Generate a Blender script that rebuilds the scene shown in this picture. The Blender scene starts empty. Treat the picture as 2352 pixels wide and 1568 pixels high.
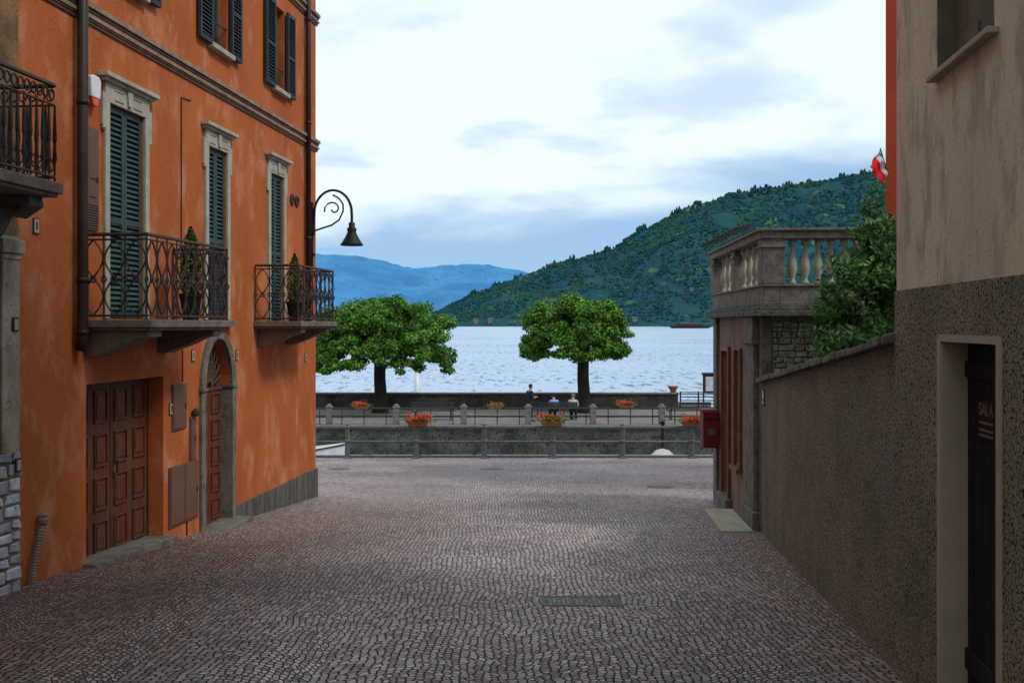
import bpy, math, random
from mathutils import Vector, Matrix, noise
random.seed(7)
R=random.random
def U(a,b): return a+(b-a)*random.random()
SC=bpy.context.scene
COL=SC.collection
# ------------------------------------------------------------------ materials
def mat(name,c1,c2=None,scale=3,rough=.85,bump=.2,bscale=60,speck=0,spscale=90,stretch=(1,1,1),ramp=(.38,.62),metal=0,island=0,trans=0,spec=.3,spcol=(.01,.009,.008),c3=None,s3=.6,bdist=.01,r3=(.5,.68)):
    m=bpy.data.materials.new(name); m.use_nodes=True
    nt=m.node_tree; N=nt.nodes; L=nt.links
    p=N['Principled BSDF']; p.inputs['Roughness'].default_value=rough; p.inputs['Metallic'].default_value=metal
    p.inputs['Specular IOR Level'].default_value=spec
    tc=N.new('ShaderNodeTexCoord'); mp=N.new('ShaderNodeMapping'); mp.inputs['Scale'].default_value=stretch
    L.new(tc.outputs['Object'],mp.inputs[0])
    c2=c2 or tuple(x*.75 for x in c1)
    def nz(sc,det,vec):
        n=N.new('ShaderNodeTexNoise'); n.inputs['Scale'].default_value=sc; n.inputs['Detail'].default_value=det; n.inputs['Roughness'].default_value=.62
        L.new(vec,n.inputs['Vector']); return n
    def mr(src,a,b,lo=0,hi=1):
        r=N.new('ShaderNodeMapRange'); r.inputs[1].default_value=a; r.inputs[2].default_value=b; r.inputs[3].default_value=lo; r.inputs[4].default_value=hi
        L.new(src,r.inputs[0]); return r.outputs[0]
    def mix(f,a,b):
        x=N.new('ShaderNodeMix'); x.data_type='RGBA'
        L.new(f,x.inputs[0])
        for s,v in ((6,a),(7,b)):
            if isinstance(v,tuple): x.inputs[s].default_value=(*v,1)
            else: L.new(v,x.inputs[s])
        return x.outputs[2]
    n=nz(scale,6,mp.outputs[0]); col=mix(mr(n.outputs[0],*ramp),c1,c2)
    if c3:
        n3=nz(s3,9,mp.outputs[0]); col=mix(mr(n3.outputs[0],*r3),col,c3)
    if island:
        g=N.new('ShaderNodeNewGeometry'); hs=N.new('ShaderNodeHueSaturation')
        L.new(mr(g.outputs['Random Per Island'],0,1,1-island,1+island),hs.inputs['Value'])
        L.new(mr(g.outputs['Random Per Island'],0,1,.515,.485),hs.inputs['Hue'])
        L.new(col,hs.inputs['Color']); col=hs.outputs[0]
    if speck:
        ns=nz(spscale,2,tc.outputs['Object']); col=mix(mr(ns.outputs[0],.5+ (1-speck)*.2,.54+(1-speck)*.2),col,spcol)
    L.new(col,p.inputs['Base Color'])
    if bump:
        nb=nz(bscale,4,tc.outputs['Object']); b=N.new('ShaderNodeBump'); b.inputs['Strength'].default_value=bump; b.inputs['Distance'].default_value=bdist
        L.new(nb.outputs[0],b.inputs['Height']); L.new(b.outputs[0],p.inputs['Normal'])
    if trans:
        t=N.new('ShaderNodeBsdfTranslucent'); ms=N.new('ShaderNodeMixShader'); ms.inputs[0].default_value=trans
        L.new(col,t.inputs[0]); L.new(p.outputs[0],ms.inputs[1]); L.new(t.outputs[0],ms.inputs[2])
        L.new(ms.outputs[0],N['Material Output'].inputs[0])
    return m
M={}
M['orange']=mat('orange_plaster',(.47,.135,.043),(.385,.105,.034),scale=1.1,bump=.5,bscale=45,speck=.30,spscale=60,stretch=(1,1,.6),c3=(.56,.235,.125),s3=2.6,spec=.08,r3=(.50,.70),spcol=(.12,.03,.012))
M['oldplaster']=mat('weathered_plaster',(.40,.35,.27),(.14,.11,.08),scale=2.5,bump=.8,bscale=20,speck=.3,spscale=40,stretch=(1,1,.5),c3=(.25,.12,.06))
M['rustplaster']=mat('brown_plaster',(.26,.14,.06),(.12,.07,.035),scale=3,bump=.8,bscale=20,speck=.35,spscale=40)
M['stone']=mat('pale_stone',(.44,.41,.33),(.33,.31,.25),scale=5,bump=.4,bscale=50,speck=.2)
M['greystone']=mat('grey_stone',(.20,.18,.155),(.11,.10,.085),scale=6,bump=.8,bscale=30,speck=.4,spscale=50)
M['darkstone']=mat('dark_mottled_stone',(.13,.12,.11),(.055,.05,.045),scale=5,bump=.8,bscale=30,speck=.5,spscale=40)  # darker mottled stone for terrace slab, brackets and corner pier
M['plinth']=mat('grey_cement_plinth',(.14,.135,.12),(.055,.053,.048),scale=4,bump=.7,bscale=40,speck=.5,spscale=50,stretch=(3,3,.4))
M['slab']=mat('balcony_slab_stone',(.21,.165,.13),(.12,.095,.08),scale=5,bump=.5,speck=.3,spscale=50)
M['trim']=mat('string_course_paint',(.34,.23,.15),(.20,.13,.085),scale=6,bump=.3,speck=.2)
M['trimdark']=mat('dark_trim_paint',(.14,.09,.06),(.09,.06,.045),scale=6,bump=.3,speck=.2)  # darker tone of the trim, for thin strips and fanlight bars
M['iron']=mat('rusty_wrought_iron',(.045,.033,.028),(.025,.021,.02),scale=20,rough=.65,bump=.2)
M['grate']=mat('worn_iron_grate',(.075,.065,.062),(.045,.04,.038),scale=20,rough=.6,bump=.2)
M['black']=mat('black_cast_iron',(.010,.009,.009),(.008,.008,.008),rough=.6,bump=.1)
M['pipe']=mat('brown_copper_pipe',(.040,.018,.015),(.022,.011,.01),scale=5,rough=.5,bump=.1)
M['green']=mat('dark_green_shutter_paint',(.045,.085,.08),(.03,.058,.056),scale=6,rough=.6,bump=.2)
M['navy']=mat('faded_navy_shutter_paint',(.030,.042,.055),(.02,.028,.038),scale=6,rough=.7,bump=.2)
M['wood']=mat('varnished_brown_wood',(.15,.062,.032),(.075,.033,.02),scale=3,rough=.6,bump=.4,bscale=30,stretch=(6,6,.5),c3=(.17,.03,.015),s3=.5,spec=.2)
M['darkwood']=mat('dark_stained_wood',(.030,.030,.031),(.016,.016,.018),scale=4,rough=.85,bump=.5,stretch=(8,8,.4),spec=.1)
M['brownmetal']=mat('brown_painted_metal',(.15,.075,.05),(.12,.06,.04),scale=3,rough=.6,bump=.1)
M['olive']=mat('olive_brown_paint',(.15,.12,.09),(.11,.09,.068),scale=5)
M['glass']=mat('dark_window_glass',(.03,.035,.04),(.02,.02,.025),rough=.08,bump=0,spec=.6)
M['cream']=mat('cream_render',(.72,.575,.45),(.62,.49,.385),scale=1.4,bump=.4,bscale=30,speck=.22,spscale=70,stretch=(1,1,.4),c3=(.46,.375,.30),s3=6,spec=.1,r3=(.5,.62),spcol=(.2,.16,.13))
M['creamreveal']=mat('smooth_cream_paint',(.42,.33,.255),(.36,.28,.215),scale=2)
M['rough']=mat('dark_roughcast',(.31,.255,.185),(.22,.185,.135),scale=1.6,bump=1,bscale=60,speck=.84,spscale=75,c3=(.25,.225,.19),s3=1.4,spec=.08,bdist=.010,spcol=(.022,.017,.013))
M['cap']=mat('lichened_wall_cap',(.17,.13,.09),(.07,.055,.045),scale=8,bump=.9,bscale=25,speck=.35,spscale=30)
M['red']=mat('red_house_render',(.50,.075,.028),(.42,.06,.022),scale=2,bump=.2)
M['salmon']=mat('stained_salmon_plaster',(.27,.17,.13),(.12,.10,.085),scale=3,bump=.5,speck=.4,spscale=40,stretch=(1,1,.4))
M['redwood']=mat('red_painted_wood',(.26,.065,.036),(.16,.042,.027),scale=5,rough=.6)
M['rubble']=mat('rubble_stone',(.27,.24,.19),(.09,.08,.065),scale=9,bump=1,bscale=14,speck=.45,spscale=18,stretch=(1,1,2.6),bdist=.03)
M['whitestone']=mat('whitish_stones',(.55,.56,.60),(.32,.32,.34),scale=7,bump=.8,bscale=30,speck=.3,spscale=50,island=.35)
M['railgrey']=mat('grey_painted_metal',(.12,.12,.125),(.08,.08,.085),scale=8,rough=.55,bump=.1)
M['quay']=mat('stained_quay_wall',(.105,.096,.080),(.036,.034,.028),scale=1.4,bump=1,bscale=10,speck=.58,spscale=9,c3=(.05,.065,.025),s3=1.6,bdist=.05)
M['pave']=mat('promenade_gravel',(.20,.18,.165),(.13,.12,.11),scale=2,bump=.4,speck=.4,spscale=12)
M['parapet']=mat('parapet_stone',(.075,.063,.058),(.03,.026,.025),scale=1.5,bump=.8,bscale=10,speck=.45,spscale=10)
M['bench']=mat('weathered_bench_wood',(.06,.05,.042),(.03,.027,.024),scale=6)
M['terra']=mat('terracotta',(.36,.12,.055),(.28,.09,.04),scale=8)
M['petal']=mat('red_geranium_petals',(.85,.03,.02),(.7,.02,.02),scale=9,island=.35,bump=0)
M['leaf']=mat('plane_tree_leaves',(.11,.27,.02),(.04,.12,.011),scale=.8,island=.6,bump=0,trans=.2,rough=.65)
M['shrubleaf']=mat('glossy_shrub_leaves',(.075,.21,.03),(.028,.09,.016),scale=3,island=.65,bump=0,trans=.18,rough=.55)
M['conifer']=mat('conifer_needles',(.05,.12,.02),(.025,.065,.012),scale=5,island=.5,bump=0,rough=.8)
M['bark']=mat('dark_bark',(.028,.023,.018),(.013,.011,.009),scale=6,bump=1,bscale=12,stretch=(1,1,.3),bdist=.04)
M['white']=mat('white_gelcoat',(.75,.75,.74),(.65,.65,.65),scale=3,rough=.3,bump=0)
M['siren']=mat('orange_red_plastic',(.75,.08,.02),(.7,.07,.02),rough=.3,bump=0)
M['letter']=mat('red_letterbox_paint',(.17,.012,.015),(.14,.010,.012),rough=.6,bump=.05)
M['conduit']=mat('grey_flexible_conduit',(.26,.22,.19),(.16,.13,.11),scale=8)
M['paper']=mat('notice_paper',(.6,.63,.68),(.4,.43,.5),scale=4,bump=0)
M['skin']=mat('skin',(.48,.27,.19),(.44,.24,.17),bump=0)
M['hairdark']=mat('dark_brown_hair',(.02,.014,.01),bump=.3)
M['hairlight']=mat('light_brown_hair',(.22,.13,.07),bump=.3)
M['navycloth']=mat('navy_cloth',(.012,.02,.05),bump=.2)
M['bluecloth']=mat('blue_patterned_cloth',(.05,.16,.6),(.3,.4,.7),scale=14,bump=.2)
M['whitecloth']=mat('pale_cloth',(.5,.45,.42),bump=.2)
M['jeans']=mat('dark_jeans',(.02,.022,.035),bump=.2)
M['signred']=mat('maroon_sign_plate',(.045,.016,.014),(.035,.013,.012),rough=.9,bump=0,spec=.05)
M['signpale']=mat('pale_lettering',(.20,.15,.135),bump=0)
M['flaggreen']=mat('green_flag_cloth',(.02,.25,.07),bump=0)
M['flagwhite']=mat('white_flag_cloth',(.75,.75,.75),bump=0)
M['flagred']=mat('red_flag_cloth',(.85,.02,.015),bump=0)
M['farwall']=mat('distant_house_wall',(.20,.20,.20),(.15,.16,.17),scale=.1,bump=0)
M['farroof']=mat('distant_tile_roof',(.10,.09,.10),(.08,.075,.09),scale=.1,bump=0)
M['hill']=mat('haze_tinted_hillside',(.022,.075,.075),(.014,.052,.085),scale=.006,ramp=(.4,.6),bump=0,c3=(.06,.12,.055),s3=.012,spec=0,speck=.35,spscale=.05,spcol=(.009,.03,.045),r3=(.56,.66))  # wooded green with aerial haze painted in as a blue tint
M['farhill']=mat('haze_tinted_far_hillside',(.075,.24,.46),(.05,.175,.37),scale=.003,bump=0,spec=0,speck=.3,spscale=.02,spcol=(.035,.13,.28))  # blue is distance haze put into the base colour
M['woods']=mat('haze_tinted_woods',(.020,.068,.060),(.012,.046,.075),scale=.01,bump=0,island=.35,spec=0,c3=(.040,.090,.042),s3=.004)  # tree greens shifted to blue, haze included in the colour
M['soil']=mat('garden_soil_and_grass',(.05,.08,.02),(.06,.05,.03),scale=2)
# ------------------------------------------------------------------ cobbles
def cobble():
    m=bpy.data.materials.new('stone_setts'); m.use_nodes=True; nt=m.node_tree;N=nt.nodes;L=nt.links;p=N['Principled BSDF']
    def math_(op,a,b=None):
        n=N.new('ShaderNodeMath'); n.operation=op
        for i,v in enumerate((a,b)):
            if v is None: continue
            if isinstance(v,(int,float)): n.inputs[i].default_value=v
            else: L.new(v,n.inputs[i])
        return n.outputs[0]
    tc=N.new('ShaderNodeTexCoord'); sp=N.new('ShaderNodeSeparateXYZ'); L.new(tc.outputs['Object'],sp.inputs[0])
    n0=N.new('ShaderNodeTexNoise'); n0.inputs['Scale'].default_value=1.3; n0.inputs['Detail'].default_value=2; L.new(tc.outputs['Object'],n0.inputs['Vector'])
    wob=math_('MULTIPLY',math_('SUBTRACT',n0.outputs[0],.5),.16)
    x=math_('ADD',sp.outputs[0],wob)
    arc=math_('MULTIPLY',math_('ABSOLUTE',math_('SINE',math_('MULTIPLY',x,math.pi/1.15))),-.40)
    y=math_('ADD',math_('ADD',sp.outputs[1],arc),wob)
    cb=N.new('ShaderNodeCombineXYZ'); L.new(x,cb.inputs[0]); L.new(math_('MULTIPLY',y,1.0),cb.inputs[1])
    v1=N.new('ShaderNodeTexVoronoi'); v1.voronoi_dimensions='2D'; v1.feature='DISTANCE_TO_EDGE'; v2=N.new('ShaderNodeTexVoronoi'); v2.voronoi_dimensions='2D'
    for v in (v1,v2):
        v.inputs['Scale'].default_value=20; v.inputs['Randomness'].default_value=.56; L.new(cb.outputs[0],v.inputs['Vector'])
    r=N.new('ShaderNodeMapRange'); r.inputs[1].default_value=.05; r.inputs[2].default_value=.17; L.new(v1.outputs['Distance'],r.inputs[0]); r.interpolation_type='SMOOTHSTEP'
    big=N.new('ShaderNodeTexNoise'); big.inputs['Scale'].default_value=.5; big.inputs['Detail'].default_value=6; L.new(tc.outputs['Object'],big.inputs['Vector'])
    def mix(f,a,b,bt='MIX'):
        q=N.new('ShaderNodeMix'); q.data_type='RGBA'; q.blend_type=bt
        if isinstance(f,float): q.inputs[0].default_value=f
        else: L.new(f,q.inputs[0])
        for s,vv in ((6,a),(7,b)):
            if isinstance(vv,tuple): q.inputs[s].default_value=(*vv,1)
            else: L.new(vv,q.inputs[s])
        return q.outputs[2]
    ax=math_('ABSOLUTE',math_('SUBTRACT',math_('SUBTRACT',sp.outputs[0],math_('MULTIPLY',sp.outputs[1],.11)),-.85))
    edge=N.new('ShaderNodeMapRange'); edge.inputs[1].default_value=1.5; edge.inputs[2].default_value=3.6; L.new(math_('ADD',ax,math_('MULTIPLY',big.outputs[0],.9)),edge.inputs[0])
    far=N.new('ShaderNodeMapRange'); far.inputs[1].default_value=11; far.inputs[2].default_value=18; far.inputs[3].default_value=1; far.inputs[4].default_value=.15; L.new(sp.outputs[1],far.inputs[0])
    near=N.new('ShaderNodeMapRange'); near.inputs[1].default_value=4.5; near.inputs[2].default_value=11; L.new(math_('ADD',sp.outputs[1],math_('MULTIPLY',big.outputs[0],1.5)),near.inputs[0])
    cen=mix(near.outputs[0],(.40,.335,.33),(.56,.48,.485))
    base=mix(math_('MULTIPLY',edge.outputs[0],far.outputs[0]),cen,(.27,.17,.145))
    sepc=N.new('ShaderNodeSeparateXYZ'); L.new(v2.outputs['Color'],sepc.inputs[0])
    vr=N.new('ShaderNodeMapRange'); vr.inputs[3].default_value=.5; vr.inputs[4].default_value=1.4; L.new(sepc.outputs[0],vr.inputs[0])
    hs=N.new('ShaderNodeHueSaturation'); L.new(base,hs.inputs['Color']); L.new(vr.outputs[0],hs.inputs['Value'])
    sr=N.new('ShaderNodeMapRange'); sr.inputs[3].default_value=.6; sr.inputs[4].default_value=1.6; L.new(sepc.outputs[2],sr.inputs[0]); L.new(sr.outputs[0],hs.inputs['Saturation'])
    f2=N.new('ShaderNodeTexNoise'); f2.inputs['Scale'].default_value=60; L.new(tc.outputs['Object'],f2.inputs['Vector'])
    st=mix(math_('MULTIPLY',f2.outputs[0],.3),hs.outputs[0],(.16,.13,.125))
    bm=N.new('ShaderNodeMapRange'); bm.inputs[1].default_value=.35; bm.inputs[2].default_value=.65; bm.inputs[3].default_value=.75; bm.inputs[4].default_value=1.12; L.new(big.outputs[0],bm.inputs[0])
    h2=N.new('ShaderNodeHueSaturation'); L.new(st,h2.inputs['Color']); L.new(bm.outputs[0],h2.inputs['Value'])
    col=mix(r.outputs[0],(.010,.008,.007),h2.outputs[0])
    L.new(col,p.inputs['Base Color']); p.inputs['Roughness'].default_value=.8; p.inputs['Specular IOR Level'].default_value=.2
    b=N.new('ShaderNodeBump'); b.inputs['Strength'].default_value=.8; b.inputs['Distance'].default_value=.010
    L.new(math_('ADD',r.outputs[0],math_('MULTIPLY',sepc.outputs[1],.5)),b.inputs['Height']); L.new(b.outputs[0],p.inputs['Normal'])
    return m
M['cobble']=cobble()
def water():
    m=bpy.data.materials.new('lake_water'); m.use_nodes=True; nt=m.node_tree;N=nt.nodes;L=nt.links;p=N['Principled BSDF']
    p.inputs['Roughness'].default_value=.35; p.inputs['IOR'].default_value=1.33; p.inputs['Specular IOR Level'].default_value=.4
    tc=N.new('ShaderNodeTexCoord'); mp=N.new('ShaderNodeMapping'); mp.inputs['Scale'].default_value=(1.0,.22,1); L.new(tc.outputs['Object'],mp.inputs[0])
    a=N.new('ShaderNodeTexNoise'); a.inputs['Scale'].default_value=1.1; a.inputs['Detail'].default_value=5; a.inputs['Roughness'].default_value=.75; L.new(mp.outputs[0],a.inputs['Vector'])
    l=N.new('ShaderNodeTexNoise'); l.inputs['Scale'].default_value=.02; l.inputs['Detail'].default_value=3; L.new(tc.outputs['Object'],l.inputs['Vector'])
    ad=N.new('ShaderNodeMath'); ad.operation='MULTIPLY_ADD'; L.new(l.outputs[0],ad.inputs[0]); ad.inputs[1].default_value=.25; L.new(a.outputs[0],ad.inputs[2])
    r=N.new('ShaderNodeMapRange'); r.inputs[1].default_value=.52; r.inputs[2].default_value=.58; L.new(ad.outputs[0],r.inputs[0])
    x=N.new('ShaderNodeMix'); x.data_type='RGBA'; L.new(r.outputs[0],x.inputs[0]); x.inputs[6].default_value=(.05,.07,.11,1); x.inputs[7].default_value=(.35,.46,.64,1)  # ripple sparkle painted into the base colour as pale and dark flecks
    L.new(x.outputs[2],p.inputs['Base Color'])
    b=N.new('ShaderNodeBump'); b.inputs['Strength'].default_value=.7; b.inputs['Distance'].default_value=.3; L.new(a.outputs[0],b.inputs['Height']); L.new(b.outputs[0],p.inputs['Normal'])
    return m
M['water']=water()
# ------------------------------------------------------------------ geometry builder
class G:
    def __init__(s,T=None): s.T=T or Matrix(); s.v=[]; s.f=[]; s.m=[]
    def add(s,vs,fs,mi=0):
        o=len(s.v); s.v+= [s.T@Vector(p) for p in vs]; s.f+=[tuple(i+o for i in f) for f in fs]; s.m+=[mi]*len(fs)
    def box(s,x0,x1,y0,y1,z0,z1,mi=0):
        s.add([(x0,y0,z0),(x1,y0,z0),(x1,y1,z0),(x0,y1,z0),(x0,y0,z1),(x1,y0,z1),(x1,y1,z1),(x0,y1,z1)],
              [(0,3,2,1),(4,5,6,7),(0,1,5,4),(1,2,6,5),(2,3,7,6),(3,0,4,7)],mi)
    def prism(s,poly,y0,y1,mi=0):
        n=len(poly)
        s.add([(a,y0,b) for a,b in poly]+[(a,y1,b) for a,b in poly],[tuple(range(n)),tuple(range(2*n-1,n-1,-1))]+[(i,(i+1)%n,n+(i+1)%n,n+i) for i in range(n)],mi)
    def prismx(s,poly,x0,x1,mi=0):
        n=len(poly)
        s.add([(x0,a,b) for a,b in poly]+[(x1,a,b) for a,b in poly],[tuple(range(n)),tuple(range(2*n-1,n-1,-1))]+[(i,(i+1)%n,n+(i+1)%n,n+i) for i in range(n)],mi)
    def tube(s,pts,r,n=6,mi=0,closed=False):
        pts=[Vector(p) for p in pts]; k=len(pts); rs=r if isinstance(r,(list,tuple)) else [r]*k
        vs=[];up=Vector((.123,.456,.88)).normalized()
        for i,p in enumerate(pts):
            if closed: t=pts[(i+1)%k]-pts[i-1]
            else: t=pts[min(i+1,k-1)]-pts[max(i-1,0)]
            if t.length<1e-9: t=Vector((0,0,1))
            t.normalize(); a=t.cross(up)
            if a.length<.05: a=t.cross(Vector((1,0,0)))
            a.normalize(); b=t.cross(a)
            for j in range(n):
                w=2*math.pi*j/n; vs.append(p+(a*math.cos(w)+b*math.sin(w))*rs[i])
        fs=[]
        for i in range(k if closed else k-1):
            q=(i+1)%k
            for j in range(n): fs.append((i*n+j,i*n+(j+1)%n,q*n+(j+1)%n,q*n+j))
        if not closed: fs+= [tuple(range(n)),tuple(range((k-1)*n,k*n))]
        s.add(vs,fs,mi)
    def lathe(s,c,prof,n=12,mi=0):
        c=Vector(c); vs=[];k=len(prof)
        for r,z in prof:
            for j in range(n):
                w=2*math.pi*j/n; vs.append(c+Vector((r*math.cos(w),r*math.sin(w),z)))
        fs=[(i*n+j,i*n+(j+1)%n,(i+1)*n+(j+1)%n,(i+1)*n+j) for i in range(k-1) for j in range(n)]
        fs+=[tuple(range(n)),tuple(range((k-1)*n,k*n))]
        s.add(vs,fs,mi)
    def quad(s,a,b,c,d,mi=0): s.add([a,b,c,d],[(0,1,2,3)],mi)
    def leaf(s,p,sz,nrm=None,asp=.7,mi=0):
        if nrm is None: nrm=Vector((U(-1,1),U(-1,1),U(-1,1)))
        else: nrm=Vector(nrm)+Vector((U(-1,1),U(-1,1),U(-1,1)))*.75
        if nrm.length<.01: nrm=Vector((0,0,1))
        nrm.normalize(); a=nrm.cross(Vector((U(-1,1),U(-1,1),U(-1,1)))).normalized(); b=nrm.cross(a)
        p=Vector(p); w=sz*asp*.5
        s.add([p-a*sz*.5,p+b*w+nrm*sz*.08,p+a*sz*.55,p-b*w+nrm*sz*.08],[(0,1,2,3)],mi)
import bmesh
WL={}
def setp(o,label=None,cat=None,group=None,kind=None):
    if label:o['label']=label
    if cat:o['category']=cat
    if group:o['group']=group
    if kind:o['kind']=kind
def mk(g,name,mats,parent=None,smooth=False,origin=None,recalc=True,bevel=0,**kw):
    if not isinstance(mats,(list,tuple)): mats=[mats]
    if origin is None:
        xs=[v.x for v in g.v];ys=[v.y for v in g.v];zs=[v.z for v in g.v]
        origin=Vector(((min(xs)+max(xs))/2,(min(ys)+max(ys))/2,min(zs)))
    origin=Vector(origin)
    me=bpy.data.meshes.new(name); me.from_pydata([v-origin for v in g.v],[],g.f)
    for k in mats: me.materials.append(M[k])
    me.polygons.foreach_set('material_index',g.m)
    if recalc:
        bm=bmesh.new(); bm.from_mesh(me); bmesh.ops.recalc_face_normals(bm,faces=bm.faces); bm.to_mesh(me); bm.free()
    if smooth: me.polygons.foreach_set('use_smooth',[True]*len(me.polygons))
    me.update()
    o=bpy.data.objects.new(name,me); COL.objects.link(o)
    if parent: o.parent=parent; o.location=origin-WL[parent.name]
    else: o.location=origin
    WL[o.name]=origin
    if bevel:
        b=o.modifiers.new('bevel','BEVEL'); b.width=bevel; b.segments=2; b.limit_method='ANGLE'
    setp(o,**kw); return o
def thing(name,loc,label,cat,group=None,parent=None):
    o=bpy.data.objects.new(name,None); o.empty_display_size=.2; COL.objects.link(o); loc=Vector(loc)
    if parent: o.parent=parent; o.location=loc-WL[parent.name]
    else: o.location=loc
    WL[o.name]=loc; setp(o,label,cat,group); return o
def copy_thing(root,loc,label=None,rz=0,sc=1):
    n=root.copy(); COL.objects.link(n); n.location=loc; WL[n.name]=Vector(loc)
    if rz: n.rotation_euler=(0,0,rz)
    if sc!=1: n.scale=(sc,sc,sc)
    if label: n['label']=label
    def rec(src,dst):
        for c in src.children:
            k=c.copy(); COL.objects.link(k); k.parent=dst; rec(c,k)
    rec(root,n); return n
def gz(y): return -1.6-.0789*y
def frame(o,ax,ay):
    return Matrix(((ax[0],ay[0],0,o[0]),(ax[1],ay[1],0,o[1]),(0,0,1,0),(0,0,0,1)))
ML=frame((-3.364,17.06),(-.110,-.9939),(.9939,-.110))
MR=frame((3.067,12.22),(-.1241,-.9923),(-.9923,.1241))
MH=frame((3.10,12.3),(.0466,.9989),(-.9989,.0466))
MD=frame((6.38,17.0),(.917,-.399),(.399,.917))
def LW(T,x,y,z): return T@Vector((x,y,z))
def wall_open(g,x0,x1,z0,z1,ops,y=0,mi=0,rmi=0):
    xs=sorted({x0,x1,*[o[0] for o in ops],*[o[1] for o in ops]}); zs=sorted({z0,z1,*[o[2] for o in ops],*[o[3] for o in ops]})
    for i in range(len(xs)-1):
        for j in range(len(zs)-1):
            cx=(xs[i]+xs[i+1])/2; cz=(zs[j]+zs[j+1])/2
            if any(o[0]<cx<o[1] and o[2]<cz<o[3] for o in ops): continue
            g.quad((xs[i],y,zs[j]),(xs[i+1],y,zs[j]),(xs[i+1],y,zs[j+1]),(xs[i],y,zs[j+1]),mi)
    for a,b,c,d,dep in ops:
        g.quad((a,y,c),(a,y-dep,c),(a,y-dep,d),(a,y,d),rmi); g.quad((b,y,c),(b,y-dep,c),(b,y-dep,d),(b,y,d),rmi)
        g.quad((a,y,c),(b,y,c),(b,y-dep,c),(a,y-dep,c),rmi); g.quad((a,y,d),(b,y,d),(b,y-dep,d),(a,y-dep,d),rmi)
# ------------------------------------------------------------------ ground, water, hills
g=G(); Y0,Y1=-25,29.2
g.quad((-60,Y0,gz(Y0)),(60,Y0,gz(Y0)),(60,Y1,gz(Y1)),(-60,Y1,gz(Y1)))
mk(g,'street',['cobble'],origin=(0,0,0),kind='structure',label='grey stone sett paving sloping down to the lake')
g=G(); g.box(-60,60,29.2,29.55,-9,gz(29.2)+.004)
mk(g,'quay_edge',['greystone'],origin=(0,29,-6),kind='structure')
g=G(); g.quad((-9000,29.3,-5.9),(9000,29.3,-5.9),(9000,14000,-5.9),(-9000,14000,-5.9))
mk(g,'lake',['water'],origin=(0,0,-5.9),kind='structure')
g=G(); g.box(-50,40,45.2,55.6,-9,-4.6,0); g.quad((-50,45.21,-4.596),(40,45.21,-4.596),(40,55.5,-4.596),(-50,55.5,-4.596),1); g.box(-50,40,45.12,45.55,-4.72,-4.585,2)
mk(g,'promenade',['quay','pave','greystone'],origin=(0,50,-6),kind='structure')
def interp(L_,x):
    if x<=L_[0][0]: return L_[0][1]
    for (a,b),(c,d) in zip(L_,L_[1:]):
        if x<=c: return b+(d-b)*(x-a)/(c-a)
    return L_[-1][1]
RN=[(-518,-8),(-308,40),(-220,87),(-133,128),(24,184),(217,250),(392,306),(532,390),(742,495),(969,547),(1179,572),(1354,603),(1511,630),(1966,708),(3190,778)]
def hn(x,y):
    t=(y-2700)/1300; H=interp(RN,x)
    if t<=0: return -8
    tt=min(t,1)
    h=H*(tt**1.05)*.985+ (0 if t<=1 else -(t-1)*300)
    h+=H*.16*noise.fractal(Vector((x/320,y/320,.3)),1,2,4)*4*tt*(1-tt)+12*noise.fractal(Vector((x/90,y/90,1)),1,2,3)*min(1,tt*4)
    return h-7*(1-min(1,tt*20))
def grid(xa,xb,sx,ya,yb,sy,fn,jit):
    g=G(); nx=int((xb-xa)/sx);ny=int((yb-ya)/sy)
    g.v=[Vector((xa+i*sx,ya+j*sy,fn(xa+i*sx,ya+j*sy)+U(-jit,jit))) for j in range(ny+1) for i in range(nx+1)]
    g.f=[(j*(nx+1)+i,j*(nx+1)+i+1,(j+1)*(nx+1)+i+1,(j+1)*(nx+1)+i) for j in range(ny) for i in range(nx)]
    g.m=[0]*len(g.f); return g
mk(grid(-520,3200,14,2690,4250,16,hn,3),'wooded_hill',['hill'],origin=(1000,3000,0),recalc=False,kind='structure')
RF=[(-4512,760),(-2872,640),(-1889,567),(-1469,534),(-1134,515),(-741,426),(-413,459),(-184,449),(79,403),(407,330),(1062,200),(2500,100)]
def hf(x,y):
    t=(y-5800)/1700; H=interp(RF,x)
    if t<=0:return -20
    tt=min(t,1)
    return H*tt**.9+(0 if t<1 else -(t-1)*300)+H*.13*noise.fractal(Vector((x/700,y/700,4)),1,2,4)*4*tt*(1-tt)+10*noise.fractal(Vector((x/150,y/150,1)),1,2,3)
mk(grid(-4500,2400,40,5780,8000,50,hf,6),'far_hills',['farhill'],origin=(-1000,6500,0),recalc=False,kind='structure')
g=G()
def tree_blob(x,y,z,h,w):
    n=4; a0=U(0,6)
    vs=[(x+w*.5*math.cos(a0+i*1.5708),y+w*.5*math.sin(a0+i*1.5708),z+h*U(.15,.35)) for i in range(n)]
    vs+=[(x+w*.34*math.cos(a0+.6+i*1.5708),y+w*.34*math.sin(a0+.6+i*1.5708),z+h*U(.6,.8)) for i in range(n)]+[(x,y,z+h)]
    g.add(vs,[(i,(i+1)%n,n+i) for i in range(n)]+[((i+1)%n,n+(i+1)%n,n+i) for i in range(n)]+[(n+i,n+(i+1)%n,2*n) for i in range(n)])
for i in range(17000):
    x=U(-400,1750); t=U(0.01,1.0)**.8; y=2700+1300*t+ (U(-10,10))
    h=hn(x,y)
    if h<-4: continue
    if noise.noise(Vector((x/110,y/160,7)))>.26: continue
    tree_blob(x,y,h-3,U(7,12),U(8,14))
for i in range(900):
    x=U(-250,1750); y=4000+U(-40,20)
    hh=U(8,15)
    if noise.noise(Vector((x/45,0,0)))>.12: hh*=2.1
    tree_blob(x,y,hn(x,y)-3,hh,U(8,15))
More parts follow.
